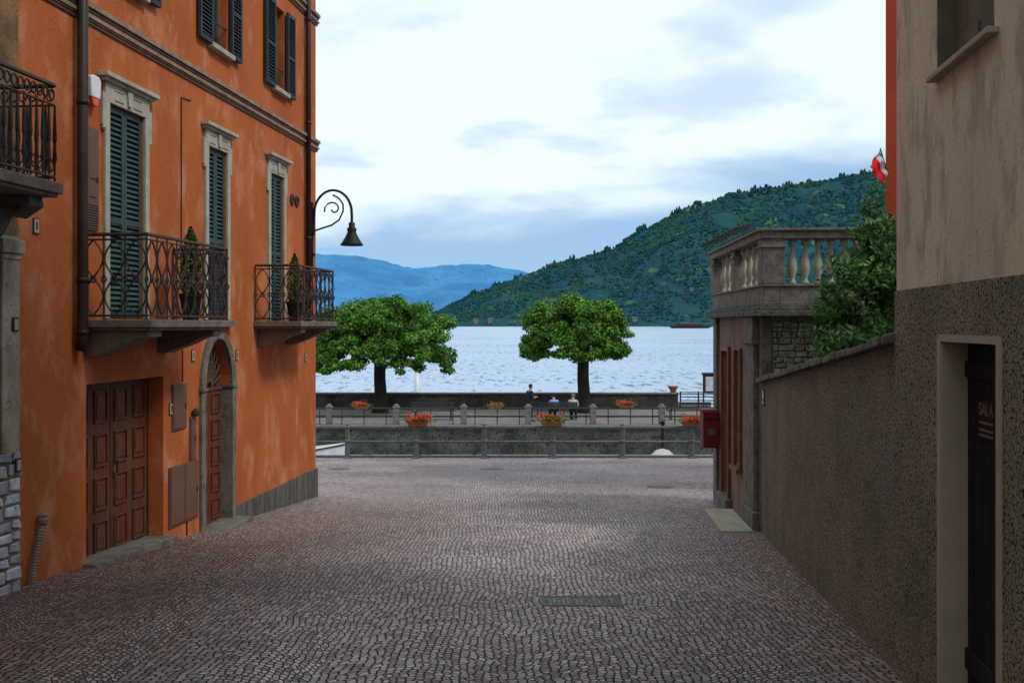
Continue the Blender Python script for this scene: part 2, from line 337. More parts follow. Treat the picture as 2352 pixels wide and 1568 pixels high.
mk(g,'hillside_woods',['woods'],recalc=False,kind='stuff',label='dense dark green woods covering the hillside')
hs=[(60,3900),(95,3905),(35,3895),(700,3960),(730,3962),(760,3958),(300,2760),(340,2755),(-60,2760),(-100,2752),(640,2740),(1000,3300),(560,3100)]
for i,(x,y) in enumerate(hs):
    z=hn(x,y)-3; t=thing('hillside_house',(x,y,z),'small grey villa with tiled roof among hillside trees','house','villas scattered over the wooded hill')
    w,d,h=U(10,14),U(9,12),U(10,13); g=G(Matrix.Translation((x,y,z))); g.box(-w/2,w/2,-d/2,d/2,-6,h); mk(g,'wall',['farwall'],t)
    g=G(Matrix.Translation((x,y,z))); g.prismx([(-d/2-1,h),(d/2+1,h),(0,h+4)],-w/2-1,w/2+1); mk(g,'roof',['farroof'],t)
# ------------------------------------------------------------------ shutters etc
def louver(g,x0,x1,y0,y1,z0,z1,mid=True,mi=0,pitch=.055):
    f=.045
    g.box(x0,x0+f,y0,y1,z0,z1,mi); g.box(x1-f,x1,y0,y1,z0,z1,mi)
    rails=[z0,z1-.06]+([z0+(z1-z0)*.45] if mid else [])
    for r in rails: g.box(x0+f,x1-f,y0,y1,r,r+.06,mi)
    z=z0+.08
    while z<z1-.08:
        if not (mid and abs(z-(rails[2]+.03))<.05):
            g.add([(x0+f,y1-.004,z),(x1-f,y1-.004,z),(x1-f,y0+.004,z+.035),(x0+f,y0+.004,z+.035),
                   (x0+f,y1-.004,z+.008),(x1-f,y1-.004,z+.008),(x1-f,y0+.004,z+.043),(x0+f,y0+.004,z+.043)],[(0,1,2,3),(4,5,6,7),(0,1,5,4),(2,3,7,6)],mi)
        z+=pitch
    g.quad((x0+f,y0-.001,z0),(x1-f,y0-.001,z0),(x1-f,y0-.001,z1),(x0+f,y0-.001,z1),mi)
def paneled(g,x0,x1,z0,z1,y,cols,rows,mi=0,th=.05):
    g.box(x0,x1,y-th,y,z0,z1,mi)
    w=(x1-x0)/cols; h=(z1-z0)/rows
    for i in range(cols):
        for j in range(rows):
            a=x0+i*w+w*.16;b=x0+(i+1)*w-w*.16;c=z0+j*h+h*.12;d=z0+(j+1)*h-h*.12
            for (p,q,r_,s_) in ((a,b,c,c+.02),(a,b,d-.02,d),(a,a+.02,c+.02,d-.02),(b-.02,b,c+.02,d-.02)): g.box(p,q,y,y+.02,r_,s_,mi)
            if b-a>.14: g.box(a+.05,b-.05,y,y+.012,c+.05,d-.05,mi)
# ------------------------------------------------------------------ orange house
HB=LW(ML,4,-3,-3); house=thing('orange_house',HB,'tall orange plastered house with green shutters and iron balconies','house')
W=8.50
ops=[]
doors=[(1.68,2.26),(3.90,4.50),(6.19,6.95)]
for a,b in doors: ops.append((a,b,.06,2.26,.10))
wins=[(1.61,2.13),(3.84,4.43),(6.25,6.85)]
for a,b in wins: ops+=[(a,b,3.58,4.84,.16),(a,b,5.75,7.0,.16)]
ops.append((5.70,7.35,-2.6,-.59,.24))
ops.append((3.75,4.60,-2.72,-.18,.20))
g=G(ML); wall_open(g,0,W,-4,9,ops)
def arch_pts(a,b,sp,top,n=16):
    c=(a+b)/2; rx=(b-a)/2; return [(c-rx*math.cos(math.pi*i/n),sp+(top-sp)*math.sin(math.pi*i/n)) for i in range(n+1)]
AP=arch_pts(3.75,4.60,-.80,-.182)
for (p,q) in zip(AP,AP[1:]):
    g.quad((p[0],-.0,p[1]),(q[0],-.0,q[1]),(q[0],0,-.18),(p[0],0,-.18)); g.quad((p[0],0,p[1]),(q[0],0,q[1]),(q[0],-.2,q[1]),(p[0],-.2,p[1]))
g.quad((0,0,-4),(0,-7,-4),(0,-7,9),(0,0,9)); g.quad((W,0,-4),(W,-7,-4),(W,-7,9),(W,0,9)); g.quad((0,-7,-4),(W,-7,-4),(W,-7,9),(0,-7,9)); g.quad((0,0,9),(W,0,9),(W,-7,9),(0,-7,9))
mk(g,'wall',['orange'],house,recalc=False)
for z in (2.98,5.14,):
    g=G(ML); g.box(-.05,W,0.001,.03,z,z+.17); g.box(-.07,W,0.03,.065,z+.115,z+.165); g.box(-.06,W,.03,.05,z+.02,z+.05)
    g.box(-.065,W,.03,.045,z+.085,z+.105,1); g.box(-.045,W,.001,.02,z-.03,z-.001,1)
    mk(g,'string_course',['trim','trimdark'],house)
g=G(ML); g.box(-.4,W,-7.2,.55,9,9.15); g.prism([(-.4,9.15),(W,9.15),(W/2,11)],-7.2,.55); mk(g,'roof',['terra'],house)
g=G(ML); g.box(-.02,3.6,.001,.035,-4,-2.46); mk(g,'plinth',['plinth'],house)
def surround(par,a,b,z0,z1):
    g=G(ML); w=.09
    g.box(a-w,a,.001,.035,z0,z1); g.box(b,b+w,.001,.035,z0,z1); g.box(a-w,b+w,.001,.035,z1,z1+.20)
    g.box(a-w-.05,a-w,.001,.035,z1-.25,z1+.08); g.box(b+w,b+w+.05,.001,.035,z1-.25,z1+.08)
    g.lathe((a-w-.02,.02,z1-.30),[(.012,0),(.03,.03),(.012,.06)],8); g.lathe((b+w+.02,.02,z1-.30),[(.012,0),(.03,.03),(.012,.06)],8)
    g.box(a-w-.06,b+w+.06,.001,.07,z1+.20,z1+.235); g.box(a-w-.10,b+w+.10,.001,.11,z1+.235,z1+.28)
    c=(a+b)/2
    g.prism([(c-.03,z1+.03),(c+.03,z1+.03),(c+.055,z1+.19),(c-.055,z1+.19)],.035,.06)
    for s in (-1,1):
        g.box(c+s*.20-.09,c+s*.20+.09,.035,.045,z1+.04,z1+.055); g.box(c+s*.20-.09,c+s*.20+.09,.035,.045,z1+.14,z1+.155)
    return mk(g,'frame',['stone'],par,bevel=.004)
for a,b in doors:
    t=thing('balcony_door',LW(ML,(a+b)/2,0,.06),None,None,parent=house)
    surround(t,a,b,.06,2.26)
    m=(a+b)/2
    for x0,x1 in ((a+.005,m-.004),(m+.004,b-.005)):
        g=G(ML); louver(g,x0,x1,-.055,-.015,.07,2.25); mk(g,'shutter',['green'],t)
for zb,zt in ((3.58,4.84),(5.75,7.0)):
    for a,b in wins:
        t=thing('window',LW(ML,(a+b)/2,0,zb),None,None,parent=house)
        g=G(ML); m=(a+b)/2
        g.box(a,b,-.16,-.14,zb,zt,1)
        for x0,x1 in ((a,a+.04),(m-.03,m+.03),(b-.04,b)): g.box(x0,x1,-.14,-.11,zb,zt,0)
        for z in (zb,zb+.8,zt-.04): g.box(a+.04,b-.04,-.138,-.112,z,z+.04,0)
        mk(g,'frame',['olive','glass'],t)
        g=G(ML); g.box(a-.06,b+.06,.001,.09,zb-.07,zb-.005); mk(g,'sill',['stone'],t,bevel=.006)
        g=G(ML); louver(g,b+.01,b+.40,.03,.07,zb-.03,zt,pitch=.05); mk(g,'shutter',['navy'],t)
        g=G(ML); louver(g,a-.36,a-.01,.03,.07,zb-.03,zt,pitch=.05); mk(g,'shutter',['navy'],t)
        g=G(ML)
        for z in (zb+.32,): g.box(a,b,-.02,-.008,z,z+.015)
        k=a+.05
        while k<b-.02:
            g.tube([(k,-.014,zb),(k+.03,-.014,zb+.16),(k,-.014,zb+.32)],.006,4); k+=.07
        mk(g,'window_guard',['iron'],t)
g=G(ML); g.box(3.86,4.54,.02,.035,.86,.885)
k=3.88
while k<4.54: g.tube([(k,.028,.05),(k,.028,.87)],.008,4); k+=.075
mk(g,'guard_rail',['iron'],house)
g=G(ML); g.box(3.78,4.62,.001,.12,-.02,.05); mk(g,'sill',['slab'],house)
def railpanel(g,p0,p1,z0,z1,mi=0):
    p0=Vector((*p0,0));p1=Vector((*p1,0)); Lg=(p1-p0).length; n=max(2,round(Lg/.21)); u=(p1-p0)/Lg; w=Lg/n
    def P(x,z): q=p0+u*x; return (q.x,q.y,z)
    for z,r in ((z1,.018),(z1-.05,.009),(z0+.04,.011)): g.tube([P(0,z),P(Lg,z)],r,4,mi)
    zc=(z0+z1)/2
    for i in range(n):
        xc=(i+.5)*w
        g.tube([P(i*w,z0),P(i*w,z1)],.010,4,mi)
        for s in (-1,1):
            g.tube([P(xc+s*w*.46*math.sin(math.pi*2*k/14),z0+.04+(z1-.09-z0)*k/14) for k in range(15)],.009,4,mi)
        g.tube([P(xc+.03*math.cos(a*.785),zc-.02+.03*math.sin(a*.785)) for a in range(8)],.010,4,mi,closed=True)
        g.tube([P(i*w+.028*math.cos(a*1.047),zc-.02+.028*math.sin(a*1.047)) for a in range(6)],.010,4,mi,closed=True)
    g.tube([P(Lg,z0),P(Lg,z1)],.014,4,mi)
def balcony(par,s0,s1,D,zf,zr,th=.075,corb=(),panel=railpanel):
    b=thing('balcony',LW(ML,(s0+s1)/2,D/2,zf-th),None,None,parent=par)
    g=G(ML); g.box(s0-.03,s1+.03,.001,D+.04,zf-th,zf); g.box(s0,s1,.001,D+.01,zf-th-.03,zf-th)
    mk(g,'slab',['slab'],b,bevel=.008)
    for c0,c1 in corb:
        g=G(ML); g.prismx([(0.001,zf-th-.03),(D-.03,zf-th-.03),(D-.03,zf-th-.09),(D*.75,zf-th-.12),(D*.5,zf-th-.20),(D*.25,zf-th-.26),(.1,zf-th-.29),(.001,zf-th-.29)],c0,c1); mk(g,'bracket',['slab'],b,bevel=.01)
    g=G(ML); d=D-.02
    panel(g,(s1,.02),(s1,d),zf,zr); panel(g,(s1,d),(s0,d),zf,zr); panel(g,(s0,d),(s0,.02),zf,zr)
    mk(g,'railing',['iron'],b); return b
balcony(house,5.49,7.45,.69,.045,.87,corb=((5.62,5.85),(7.1,7.38)))
balcony(house,1.17,2.88,.67,.045,.84,corb=((1.32,1.52),(2.5,2.74)))
t=thing('garage_door',LW(ML,6.5,-.2,-2.4),None,None,parent=house)
for x0,x1 in ((5.72,6.53),(6.545,7.33)):
    g=G(ML); paneled(g,x0,x1,-2.44,-.63,-.19,2,4); mk(g,'leaf',['wood'],t,bevel=.004)
g=G(ML); g.box(5.70,7.35,-.23,-.17,-.64,-.592); g.box(5.70,5.722,-.24,-.17,-2.5,-.64);g.box(7.33,7.35,-.24,-.17,-2.5,-.64); mk(g,'frame',['wood'],t)
g=G(ML); g.tube([(6.50,-.17,-1.45),(6.50,-.13,-1.45),(6.50,-.13,-1.58),(6.50,-.17,-1.58)],.01,6); mk(g,'handle',['black'],t)
g=G(ML); g.add([(5.62,-.24,-2.42),(7.42,-.24,-2.33),(7.42,.14,-2.33),(5.62,.14,-2.42),(5.62,-.24,-2.8),(7.42,-.24,-2.8),(7.42,.14,-2.8),(5.62,.14,-2.8)],[(0,1,2,3),(4,5,6,7),(0,1,5,4),(2,3,7,6),(1,2,6,5),(3,0,4,7)])
mk(g,'threshold',['greystone'],house,bevel=.01)
t=thing('arched_door',LW(ML,4.2,0,-2.6),None,None,parent=house)
g=G(ML); O=arch_pts(3.62,4.73,-.80,-.06); I=arch_pts(3.75,4.60,-.80,-.182)
for i in range(16):
    a,b,c,d=O[i],O[i+1],I[i+1],I[i]
    g.add([(a[0],.001,a[1]),(b[0],.001,b[1]),(c[0],.001,c[1]),(d[0],.001,d[1]),(a[0],.04,a[1]),(b[0],.04,b[1]),(c[0],.04,c[1]),(d[0],.04,d[1])],[(0,1,2,3),(4,5,6,7),(0,1,5,4),(2,3,7,6),(0,3,7,4),(1,2,6,5)])
for x0,x1 in ((3.62,3.75),(4.60,4.73)):
    g.box(x0,x1,.001,.04,-2.8,-.84); g.box(x0-.015,x1+.015,-.12 if x0<4 else .001,.06,-.84,-.80)
g.box(3.745,3.752,-.19,-.001,-2.7,-.84)
mk(g,'frame',['greystone'],t,bevel=.004)
for x0,x1 in ((3.77,4.165),(4.175,4.585)):
    g=G(ML); paneled(g,x0,x1,-2.58,-.86,-.12,1,5); mk(g,'leaf',['wood'],t)
g=G(ML); g.box(3.755,4.595,-.17,-.10,-.86,-.82); mk(g,'transom',['wood'],t)
g=G(ML); c=4.175
for i in range(1,12):
    an=math.pi*i/12; g.tube([(c+.08*math.cos(an),-.11,-.82+.08*math.sin(an)),(c+.40*math.cos(an),-.11,-.82+.58*math.sin(an))],.009,4)
g.tube([(c+.08*math.cos(math.pi*i/10),-.11,-.82+.1*math.sin(math.pi*i/10)) for i in range(11)],.01,4)
g.tube([(c+.24*math.cos(math.pi*i/14),-.11,-.82+.34*math.sin(math.pi*i/14)) for i in range(15)],.008,4)
g.box(3.755,4.595,-.19,-.17,-.82,-.19,1)
mk(g,'fanlight',['trimdark','darkwood'],t)
g=G(ML); g.box(3.55,4.8,-.2,.25,-2.9,gz(12.9)+.03); mk(g,'step',['greystone'],house,bevel=.01)
g=G(ML); g.tube([(7.57,.09,9),(7.57,.09,-.12),(7.57,.07,-.25)],.052,12)
for z in (8,6,4,2.1,.4,-.1): g.tube([(7.57,.09,z),(7.57,.09,z+.05)],.06,12)
mk(g,'downpipe',['pipe'],house,smooth=True)
g=G(ML); g.tube([(.62,.07,9),(.62,.07,-.2)],.045,12)
for z in (7,5,3.3,1.4,.2): g.tube([(.62,.07,z),(.62,.07,z+.05)],.053,12)
mk(g,'downpipe',['pipe'],house,smooth=True)
def cabinet(a,b,z0,z1,name='meter_cabinet',mt='brownmetal',grille=False,split=False):
    g=G(ML); g.box(a,b,.001,.022,z0,z1); g.box(a+.02,b-.02,.022,.03,z0+.02,z1-.02)
    if split: g.box((a+b)/2-.006,(a+b)/2+.006,.03,.034,z0+.02,z1-.02,1)
    if grille:
        for j in range(9): g.box(a+.03,b-.03,.03,.036,z0+.04+j*.025,z0+.05+j*.025,1)
        g.box(a+.06,b-.12,.03,.035,z0+.32,z0+.335,1); g.box(a+.06,b-.12,.03,.035,z0+.50,z0+.515,1)
    g.box(a+.04,a+.06,.03,.04,(z0+z1)/2-.03,(z0+z1)/2+.03,1)
    mk(g,name,[mt,'iron'],house,bevel=.003)
cabinet(7.12+.03,7.45,.93,1.94,grille=True); cabinet(5.13,5.50,-1.24,-.70); cabinet(4.80,5.58,-2.36,-1.66,split=True)
cabinet(4.86,5.02,-1.66,-1.12,name='intercom_panel')
g=G(ML); g.lathe((4.94,.05,-1.12),[(.02,0),(.05,.02),(.045,.07),(.015,.1)],8); mk(g,'door_lantern',['iron'],house)
for pts,r in (([(4.99,.012,2.72),(5.25,.012,2.70),(5.25,.012,.95)],.008),([(5.22,.012,-.3),(5.22,.012,-.68)],.008),([(5.1,.012,-1.7),(5.1,.012,-2.55)],.010)):
    g=G(ML); g.tube(pts,r,4); mk(g,'cable',['pipe'],house)
for s_,z_ in ((5.52,-.98),(4.92,-.38),(3.52,-.42),(.55,-.55),(8.2,.88)):
    g=G(ML); g.box(s_-.045,s_+.045,.001,.012,z_-.07,z_+.07,0); g.box(s_-.035,s_+.035,.012,.015,z_-.06,z_+.06,1)
    g.box(s_-.012,s_+.012,.015,.017,z_-.035,z_+.035,0); mk(g,'number_plate',['iron','stone'],house)
for s_ in (1.25,1.02):
    g=G(ML@Matrix.Translation((s_,.002,1.98))@Matrix.Rotation(math.radians(-90),4,'X')); g.lathe((0,0,0),[(.09,0),(.09,.02),(.06,.022),(.05,.01)],14); mk(g,'vent_cover',['pipe'],house)
t=thing('alarm_siren',LW(ML,7.33,.05,2.15),'white alarm siren with red light on orange wall','alarm')
g=G(ML); g.prism([(7.24,2.22),(7.40,2.22),(7.42,2.42),(7.36,2.44),(7.26,2.44),(7.22,2.40)],.001,.09); mk(g,'case',['white'],t,bevel=.012)
g=G(ML); g.prism([(7.25,2.215),(7.39,2.215),(7.36,2.14),(7.28,2.14)],.005,.085); mk(g,'warning_light',['siren'],t,bevel=.01)
# street lamp
t=thing('wall_street_lamp',LW(ML,.24,0,1.0),'black wrought iron scroll bracket lamp with bell shade on wall','street lamp')
g=G(ML); s0=.24
g.box(s0-.02,s0+.02,.001,.03,.98,2.06)
arc=[(s0,.03,1.55),(s0,.05,1.85)]+[(s0,.375-.325*math.cos(a),1.87+.39*math.sin(a)) for a in [math.pi*i/16 for i in range(1,16)]]+[(s0,.70,1.84),(s0,.70,1.70)]
g.tube(arc,.023,6)
g.tube([(s0,.03,1.50),(s0,.06,1.58),(s0,.18,1.62),(s0,.35,1.67),(s0,.48,1.76),(s0,.55,1.9),(s0,.55,2.02),(s0,.47,2.13),(s0,.37,2.18)],.016,5)
g.tube([(s0,.38+(.16-.013*i*.9)*math.cos(i*.55+math.pi*.9),1.94+(.15-.012*i*.9)*math.sin(i*.55+math.pi*.9)*-1) for i in range(0,13)],.015,5)
for z in (1.15,1.5): g.box(s0-.03,s0+.03,.001,.06,z,z+.05)
mk(g,'bracket',['black'],t)
c=(s0,.70,0)
g=G(ML); g.lathe(c,[(.03,1.72),(.055,1.70),(.05,1.64),(.085,1.60),(.07,1.56),(.085,1.52),(.12,1.45),(.17,1.37),(.19,1.345),(.19,1.325)],20); mk(g,'lamp_shade',['black'],t,smooth=True)
def conifer(loc,h,r,pot):
    t=thing('potted_cypress',loc,'small clipped cypress in dark pot on balcony','potted plant','potted cypresses on balconies')
    x,y,z=loc; g=G(); g.lathe(loc,[(pot*.7,0),(pot,.25),(pot*1.1,.26),(pot*1.1,.3),(pot*.9,.3)],12); mk(g,'pot',['black'],t)
    g=G(); g.tube([(x,y,z+.25),(x,y,z+h*.8)],.015,5); mk(g,'trunk',['bark'],t)
    g=G()
    for i in range(1800):
        q=R()**1.1; zz=.28+(h-.28)*q; rr=r*math.sin(math.pi*min(1,(q*.8+.2)))**.8*U(.6,1.05); a=U(0,6.283)
        g.leaf((x+rr*math.cos(a),y+rr*math.sin(a),z+zz),.045,(math.cos(a)*.5,math.sin(a)*.5,.8),.4)
    mk(g,'foliage',['conifer'],t,recalc=False)
conifer(LW(ML,5.86,.40,.047),1.05,.12,.12)
conifer(LW(ML,2.05,.32,.047),1.02,.11,.12)
t=thing('flexible_conduit',LW(ML,8.2,.1,gz(9)),'grey corrugated conduit sticking up beside orange wall','conduit')
g=G(ML); n=46; zb=gz(8.85); pts=[];rs=[]
for i in range(n):
    q=i/(n-1); pts.append((8.34-.05*q-.13*q*q,.05+.0*q,zb-.06+.56*q)); rs.append(.030 if i%2 else .023)
g.tube(pts,rs,10); mk(g,'pipe',['conduit'],t)
g=G(ML); g.lathe((8.16,.05,zb+.49),[(.025,0),(.042,.03),(.046,.06),(.03,.08),(.038,.10),(.015,.12)],8); mk(g,'end_cap',['conduit'],t)
# ------------------------------------------------------------------ neighbour (old) house
old=thing('old_house',LW(ML,12,-3,-2),'weathered stone and plaster house with carved balcony','house')
g=G(ML); g.box(8.52,24,-6.9,.06,-3,.75); mk(g,'wall',['oldplaster'],old)
g=G(ML); g.box(8.53,24,-6.9,.05,.75,9); mk(g,'upper_wall',['rustplaster'],old)
g=G(ML); g.box(8.6,24.2,-7,.5,9.0,9.2); g.prismx([(-7,9.2),(.5,9.2),(-3.2,11)],8.6,24.2); mk(g,'roof',['terra'],old)
g=G(ML); z=-2.4
while z<-1.15:
    x=8.52
    h=U(.09,.14)
    while x<9.6:
        w=U(.12,.26)
        g.prism([(x+.01,z+.01),(x+w-.01,z+.03*R()+.01),(x+w-.03*R()-.01,z+h-.01),(x+.03*R()+.01,z+h-.01)],.055,.075+.015*R()); x+=w
    z+=h
mk(g,'quoin_stones',['whitestone'],old,bevel=.012)
g=G(ML); g.box(8.56,8.80,.061,.085,-1.1,.60); g.box(8.53,8.85,.061,.12,.60,.72); g.box(8.55,8.82,.061,.10,.55,.60); mk(g,'pilaster',['oldplaster'],old,bevel=.01)
for s_,z_ in ((8.64,.0),(8.60,-1.2)):
    g=G(ML); g.box(s_-.04,s_+.04,.086,.10,z_-.06,z_+.06,0); g.box(s_-.025,s_+.025,.10,.105,z_-.045,z_+.045,1); mk(g,'number_plate',['iron','stone'],old)
def ironpanel(g,p0,p1,z0,z1):
    p0=Vector((*p0,0));p1=Vector((*p1,0)); Lg=(p1-p0).length; n=max(3,round(Lg/.085)); u=(p1-p0)/Lg
    def P(x,z): q=p0+u*x; return (q.x,q.y,z)
    for z,r in ((z1,.018),(z1-.16,.009),(z0+.05,.012)): g.tube([P(0,z),P(Lg,z)],r,4)
    for i in range(n+1):
        x=Lg*i/n; h=z1-.16-z0
        g.tube([P(x,z0),P(x,z0+h*.25),P(x,z0+h*.3),P(x,z0+h*.5),P(x,z0+h*.55),P(x,z1-.16)],[.008,.008,.018,.011,.018,.008],6)
        if i<n:
            xc=x+Lg/n/2
            g.tube([P(xc+.035*math.cos(a*.785),z1-.08+.045*math.sin(a*.785)) for a in range(8)],.008,4,closed=True)
            g.tube([P(xc+.03*math.cos(a*.785),z0+.14+.05*math.sin(a*.785)) for a in range(8)],.007,4,closed=True)
b=balcony(old,8.86,11.4,.60,1.16,1.96,th=.09,corb=(),panel=ironpanel)
for c0,c1 in ((8.9,9.1),(10.6,10.8)):
    g=G(ML); g.prismx([(.06,1.04),(.50,1.04),(.52,.96),(.36,.86),(.28,.94),(.2,.80),(.15,.72),(.06,.72)],c0,c1); mk(g,'bracket',['darkstone'],b,bevel=.012)
# ------------------------------------------------------------------ cream house
ch=thing('cream_house',LW(MR,9,-3,-2),'cream rendered house with dark roughcast base','house')
g=G(MR)
wo=(7.18,8.00,1.27,2.6,.13); do=(7.305,8.08,-2.2,-.085,.15)
wall_open(g,6.38,22,.198,9,[wo],0,0,3)
wall_open(g,6.38,22,-3,.198,[do],.012,1,2)
g.quad((6.38,.0,.198),(22,.0,.198),(22,.012,.198),(6.38,.012,.198),1)
g.quad((6.38,0,.198),(6.38,-6,.198),(6.38,-6,9),(6.38,0,9),0); g.quad((6.38,.012,-3),(6.38,-6,-3),(6.38,-6,.198),(6.38,.012,.198),1)
g.quad((22,0,-3),(22,-6,-3),(22,-6,9),(22,0,9),0); g.quad((6.38,-6,-3),(22,-6,-3),(22,-6,9),(6.38,-6,9),0); g.quad((6.38,0,9),(22,0,9),(22,-6,9),(6.38,-6,9),0)
mk(g,'wall',['cream','rough','creamreveal','olive'],ch,recalc=False)
g=G(MR); g.box(6.1,22.2,-6.2,.3,9.0,9.2); mk(g,'roof',['terra'],ch)
t=thing('window',LW(MR,7.6,0,1.27),None,None,parent=ch)
g=G(MR); g.box(7.16,8.06,.001,.05,1.238,1.268); mk(g,'sill',['creamreveal'],t,bevel=.005)
for x0,x1 in ((7.185,7.585),(7.592,7.995)):
    g=G(MR); g.box(x0,x1,-.115,-.085,1.275,2.59); g.box(x0+.02,x1-.02,-.085,-.075,1.36,1.44); g.box(x0+.19,x0+.196,-.085,-.083,1.275,2.59); mk(g,'shutter',['olive'],t,bevel=.004)
g=G(MR); g.box(7.181,7.999,-.129,-.116,1.271,2.599); mk(g,'frame',['darkwood'],t)
t=thing('door',LW(MR,7.7,0,-2),None,None,parent=ch)
g=G(MR)
for k in range(7):
    x=7.32+k*.108; g.box(x,x+.10,-.14,-.105,-2.1,-.10)
g.box(7.31,8.07,-.149,-.141,-2.1,-.09); g.box(7.32,8.06,-.105,-.09,-.26,-.18); g.box(7.32,8.06,-.105,-.09,-1.7,-1.6); mk(g,'leaf',['darkwood'],t,bevel=.003)
g=G(MR); g.box(7.25,7.305,.012,.022,-2.1,-.05); g.box(8.08,8.13,.012,.022,-2.1,-.05); g.box(7.305,8.08,.012,.022,-.085,-.05); mk(g,'frame',['creamreveal'],t)
g=G(MR); g.tube([(7.9,-.09,-.7),(7.9,-.05,-.7),(7.9,-.05,-1.3),(7.9,-.09,-1.3)],.01,6); mk(g,'handle',['railgrey'],t)
g=G(MR); g.box(7.2,8.2,-.15,.2,-2.4,gz(4.6)+.02); mk(g,'step',['greystone'],ch)
st=thing('door_sign',LW(MR,7.63,-.08,-.7),'maroon plate lettered SALA on dark door','sign')
g=G(MR); g.box(7.50,7.77,-.098,-.088,-.54,-.345); mk(g,'plate',['signred'],st,bevel=.002)
def text(body,size,T,mt,parent,name='lettering'):
    cu=bpy.data.curves.new('t','FONT'); cu.body=body; cu.size=size; cu.extrude=.001; cu.align_x='CENTER'; cu.align_y='CENTER'
    o=bpy.data.objects.new('t',cu); COL.objects.link(o); dg=bpy.context.evaluated_depsgraph_get(); dg.update()
    me=bpy.data.meshes.new_from_object(o.evaluated_get(dg)); bpy.data.objects.remove(o)
    g=G(T); g.add([tuple(v.co) for v in me.vertices],[tuple(p.vertices) for p in me.polygons]); return mk(g,name,[mt],parent)
def TB(t_,y_,z_): 
    return MR@Matrix.Translation((t_,y_,z_))@Matrix(((1,0,0,0),(0,0,1,0),(0,1,0,0),(0,0,0,1)))
text('SALA',.082,TB(7.635,-.0865,-.40),'signpale',st)
for z in (-.465,-.50,-.525):
    g=G(MR); g.box(7.545,7.725,-.088,-.0865,z,z+.010); mk(g,'text_line',['signpale'],st)
# ------------------------------------------------------------------ garden wall
gw=thing('garden_wall',LW(MR,3,0,-2.4),'long dark roughcast garden wall with sloping lichened cap','wall')
g=G(MR)
def wt(t): return -.72+.0946*t
g.add([(0,.0,-3.5),(6.38,.0,-3.5),(6.38,.0,wt(6.38)),(0,.0,wt(0)),(0,-.3,-3.5),(6.38,-.3,-3.5),(6.38,-.3,wt(6.38)),(0,-.3,wt(0))],[(0,1,2,3),(4,5,6,7),(0,3,7,4),(1,2,6,5),(2,3,7,6)])
mk(g,'wall_face',['rough'],gw,recalc=True)
g=G(MR); x=0
while x<6.37:
    w=min(U(.22,.38),6.375-x); j=U(-.012,.012)
    g.add([(x+.004,.07+j,wt(x)-.0),(x+w-.004,.07+j,wt(x+w)),(x+w-.004,-.36,wt(x+w)+.03),(x+.004,-.36,wt(x)+.03),(x+.004,.065+j,wt(x)+.05+j),(x+w-.004,.065+j,wt(x+w)+.05+j),(x+w-.004,-.15,wt(x+w)+.10+j),(x+.004,-.15,wt(x)+.10+j),(x+w-.004,-.36,wt(x+w)+.06),(x+.004,-.36,wt(x)+.06)],
     [(0,1,2,3),(0,1,5,4),(4,5,6,7),(7,6,8,9),(9,8,2,3),(0,4,7,9,3),(1,5,6,8,2)]); x+=w
mk(g,'cap',['cap'],gw,bevel=.008)
g=G(MR); g.quad((0,-.3,-1.2),(6.38,-.3,-.9),(6.38,-8,-.9),(0,-8,-1.2)); mk(g,'garden_ground',['soil'],kind='structure')
t=thing('small_wall_sign',LW(MR,.2,0,-.9),'small black and white plate on garden wall','sign')
g=G(MR); g.box(.12,.30,.001,.012,-.98,-.78,0); mk(g,'plate',['iron'],t)
for a,b in ((-.90,-.80),(-.96,-.925)):
    g=G(MR); g.box(.14,.28,.012,.015,a,b,0); mk(g,'marking',['paper'],t)
# ------------------------------------------------------------------ terrace house
th=thing('terrace_house',LW(MH,1.8,-1,-3),'small stained salmon house with stone balustraded roof terrace','house')
g=G(MH); Wd=1.75
wall_open(g,0,3.64,-4,.10,[(2.35,2.9,-2.55,-.40,.12),(1.45,1.85,-1.95,-.36,.10)])
g.quad((3.64,0,-4),(3.64,-Wd,-4),(3.64,-Wd,.1),(3.64,0,.1)); g.quad((0,-Wd,-4),(3.64,-Wd,-4),(3.64,-Wd,.1),(0,-Wd,.1)); g.quad((0,0,.1),(3.64,0,.1),(3.64,-Wd,.1),(0,-Wd,.1))
g.quad((0,0,-4),(0,-Wd,-4),(0,-Wd,.1),(0,0,.1),1)
mk(g,'wall',['salmon','rubble'],th,recalc=False)
g=G(MH); g.box(.15,.95,.001,.10,-4,-2.35); g.box(.25,.85,.001,.07,-2.35,-.25); g.box(.18,.92,.001,.10,-.25,.1); mk(g,'pilaster',['greystone'],th,bevel=.012)
g=G(MH); g.box(3.35,3.64,.001,.05,-4,.1); mk(g,'pilaster',['greystone'],th,bevel=.012)
g=G(MH); g.box(-.03,.14,-.1,.02,-3,.1); mk(g,'pilaster',['darkstone'],th,bevel=.012)
g=G(MH); zz_=-1.0
while zz_<.04:
    yy=-.60; hh=U(.05,.09)
    while yy<-.13:
        ww=min(U(.10,.22),-.11-yy); g.prismx([(yy+.006,zz_+.005),(yy+ww-.006,zz_+.012*R()),(yy+ww-.006,zz_+hh-.006),(yy+.006,zz_+hh-.012*R())],-.03-.02*R(),-.001); yy+=ww
    zz_+=hh
mk(g,'corner_stonework',['rubble'],th,bevel=.006)
g=G(MH); g.box(-.03,-.002,-.95,-.68,-1,.06); mk(g,'dark_side_panel',['darkwood'],th)  # flat dark panel set against the unbroken end wall
t=thing('door',LW(MH,2.6,0,-2.6),None,None,parent=th)
g=G(MH); g.box(2.28,2.35,.001,.05,-2.6,-.33); g.box(2.9,2.97,.001,.05,-2.6,-.33); g.box(2.35,2.9,.001,.05,-.40,-.33); mk(g,'frame',['redwood'],t,bevel=.004)
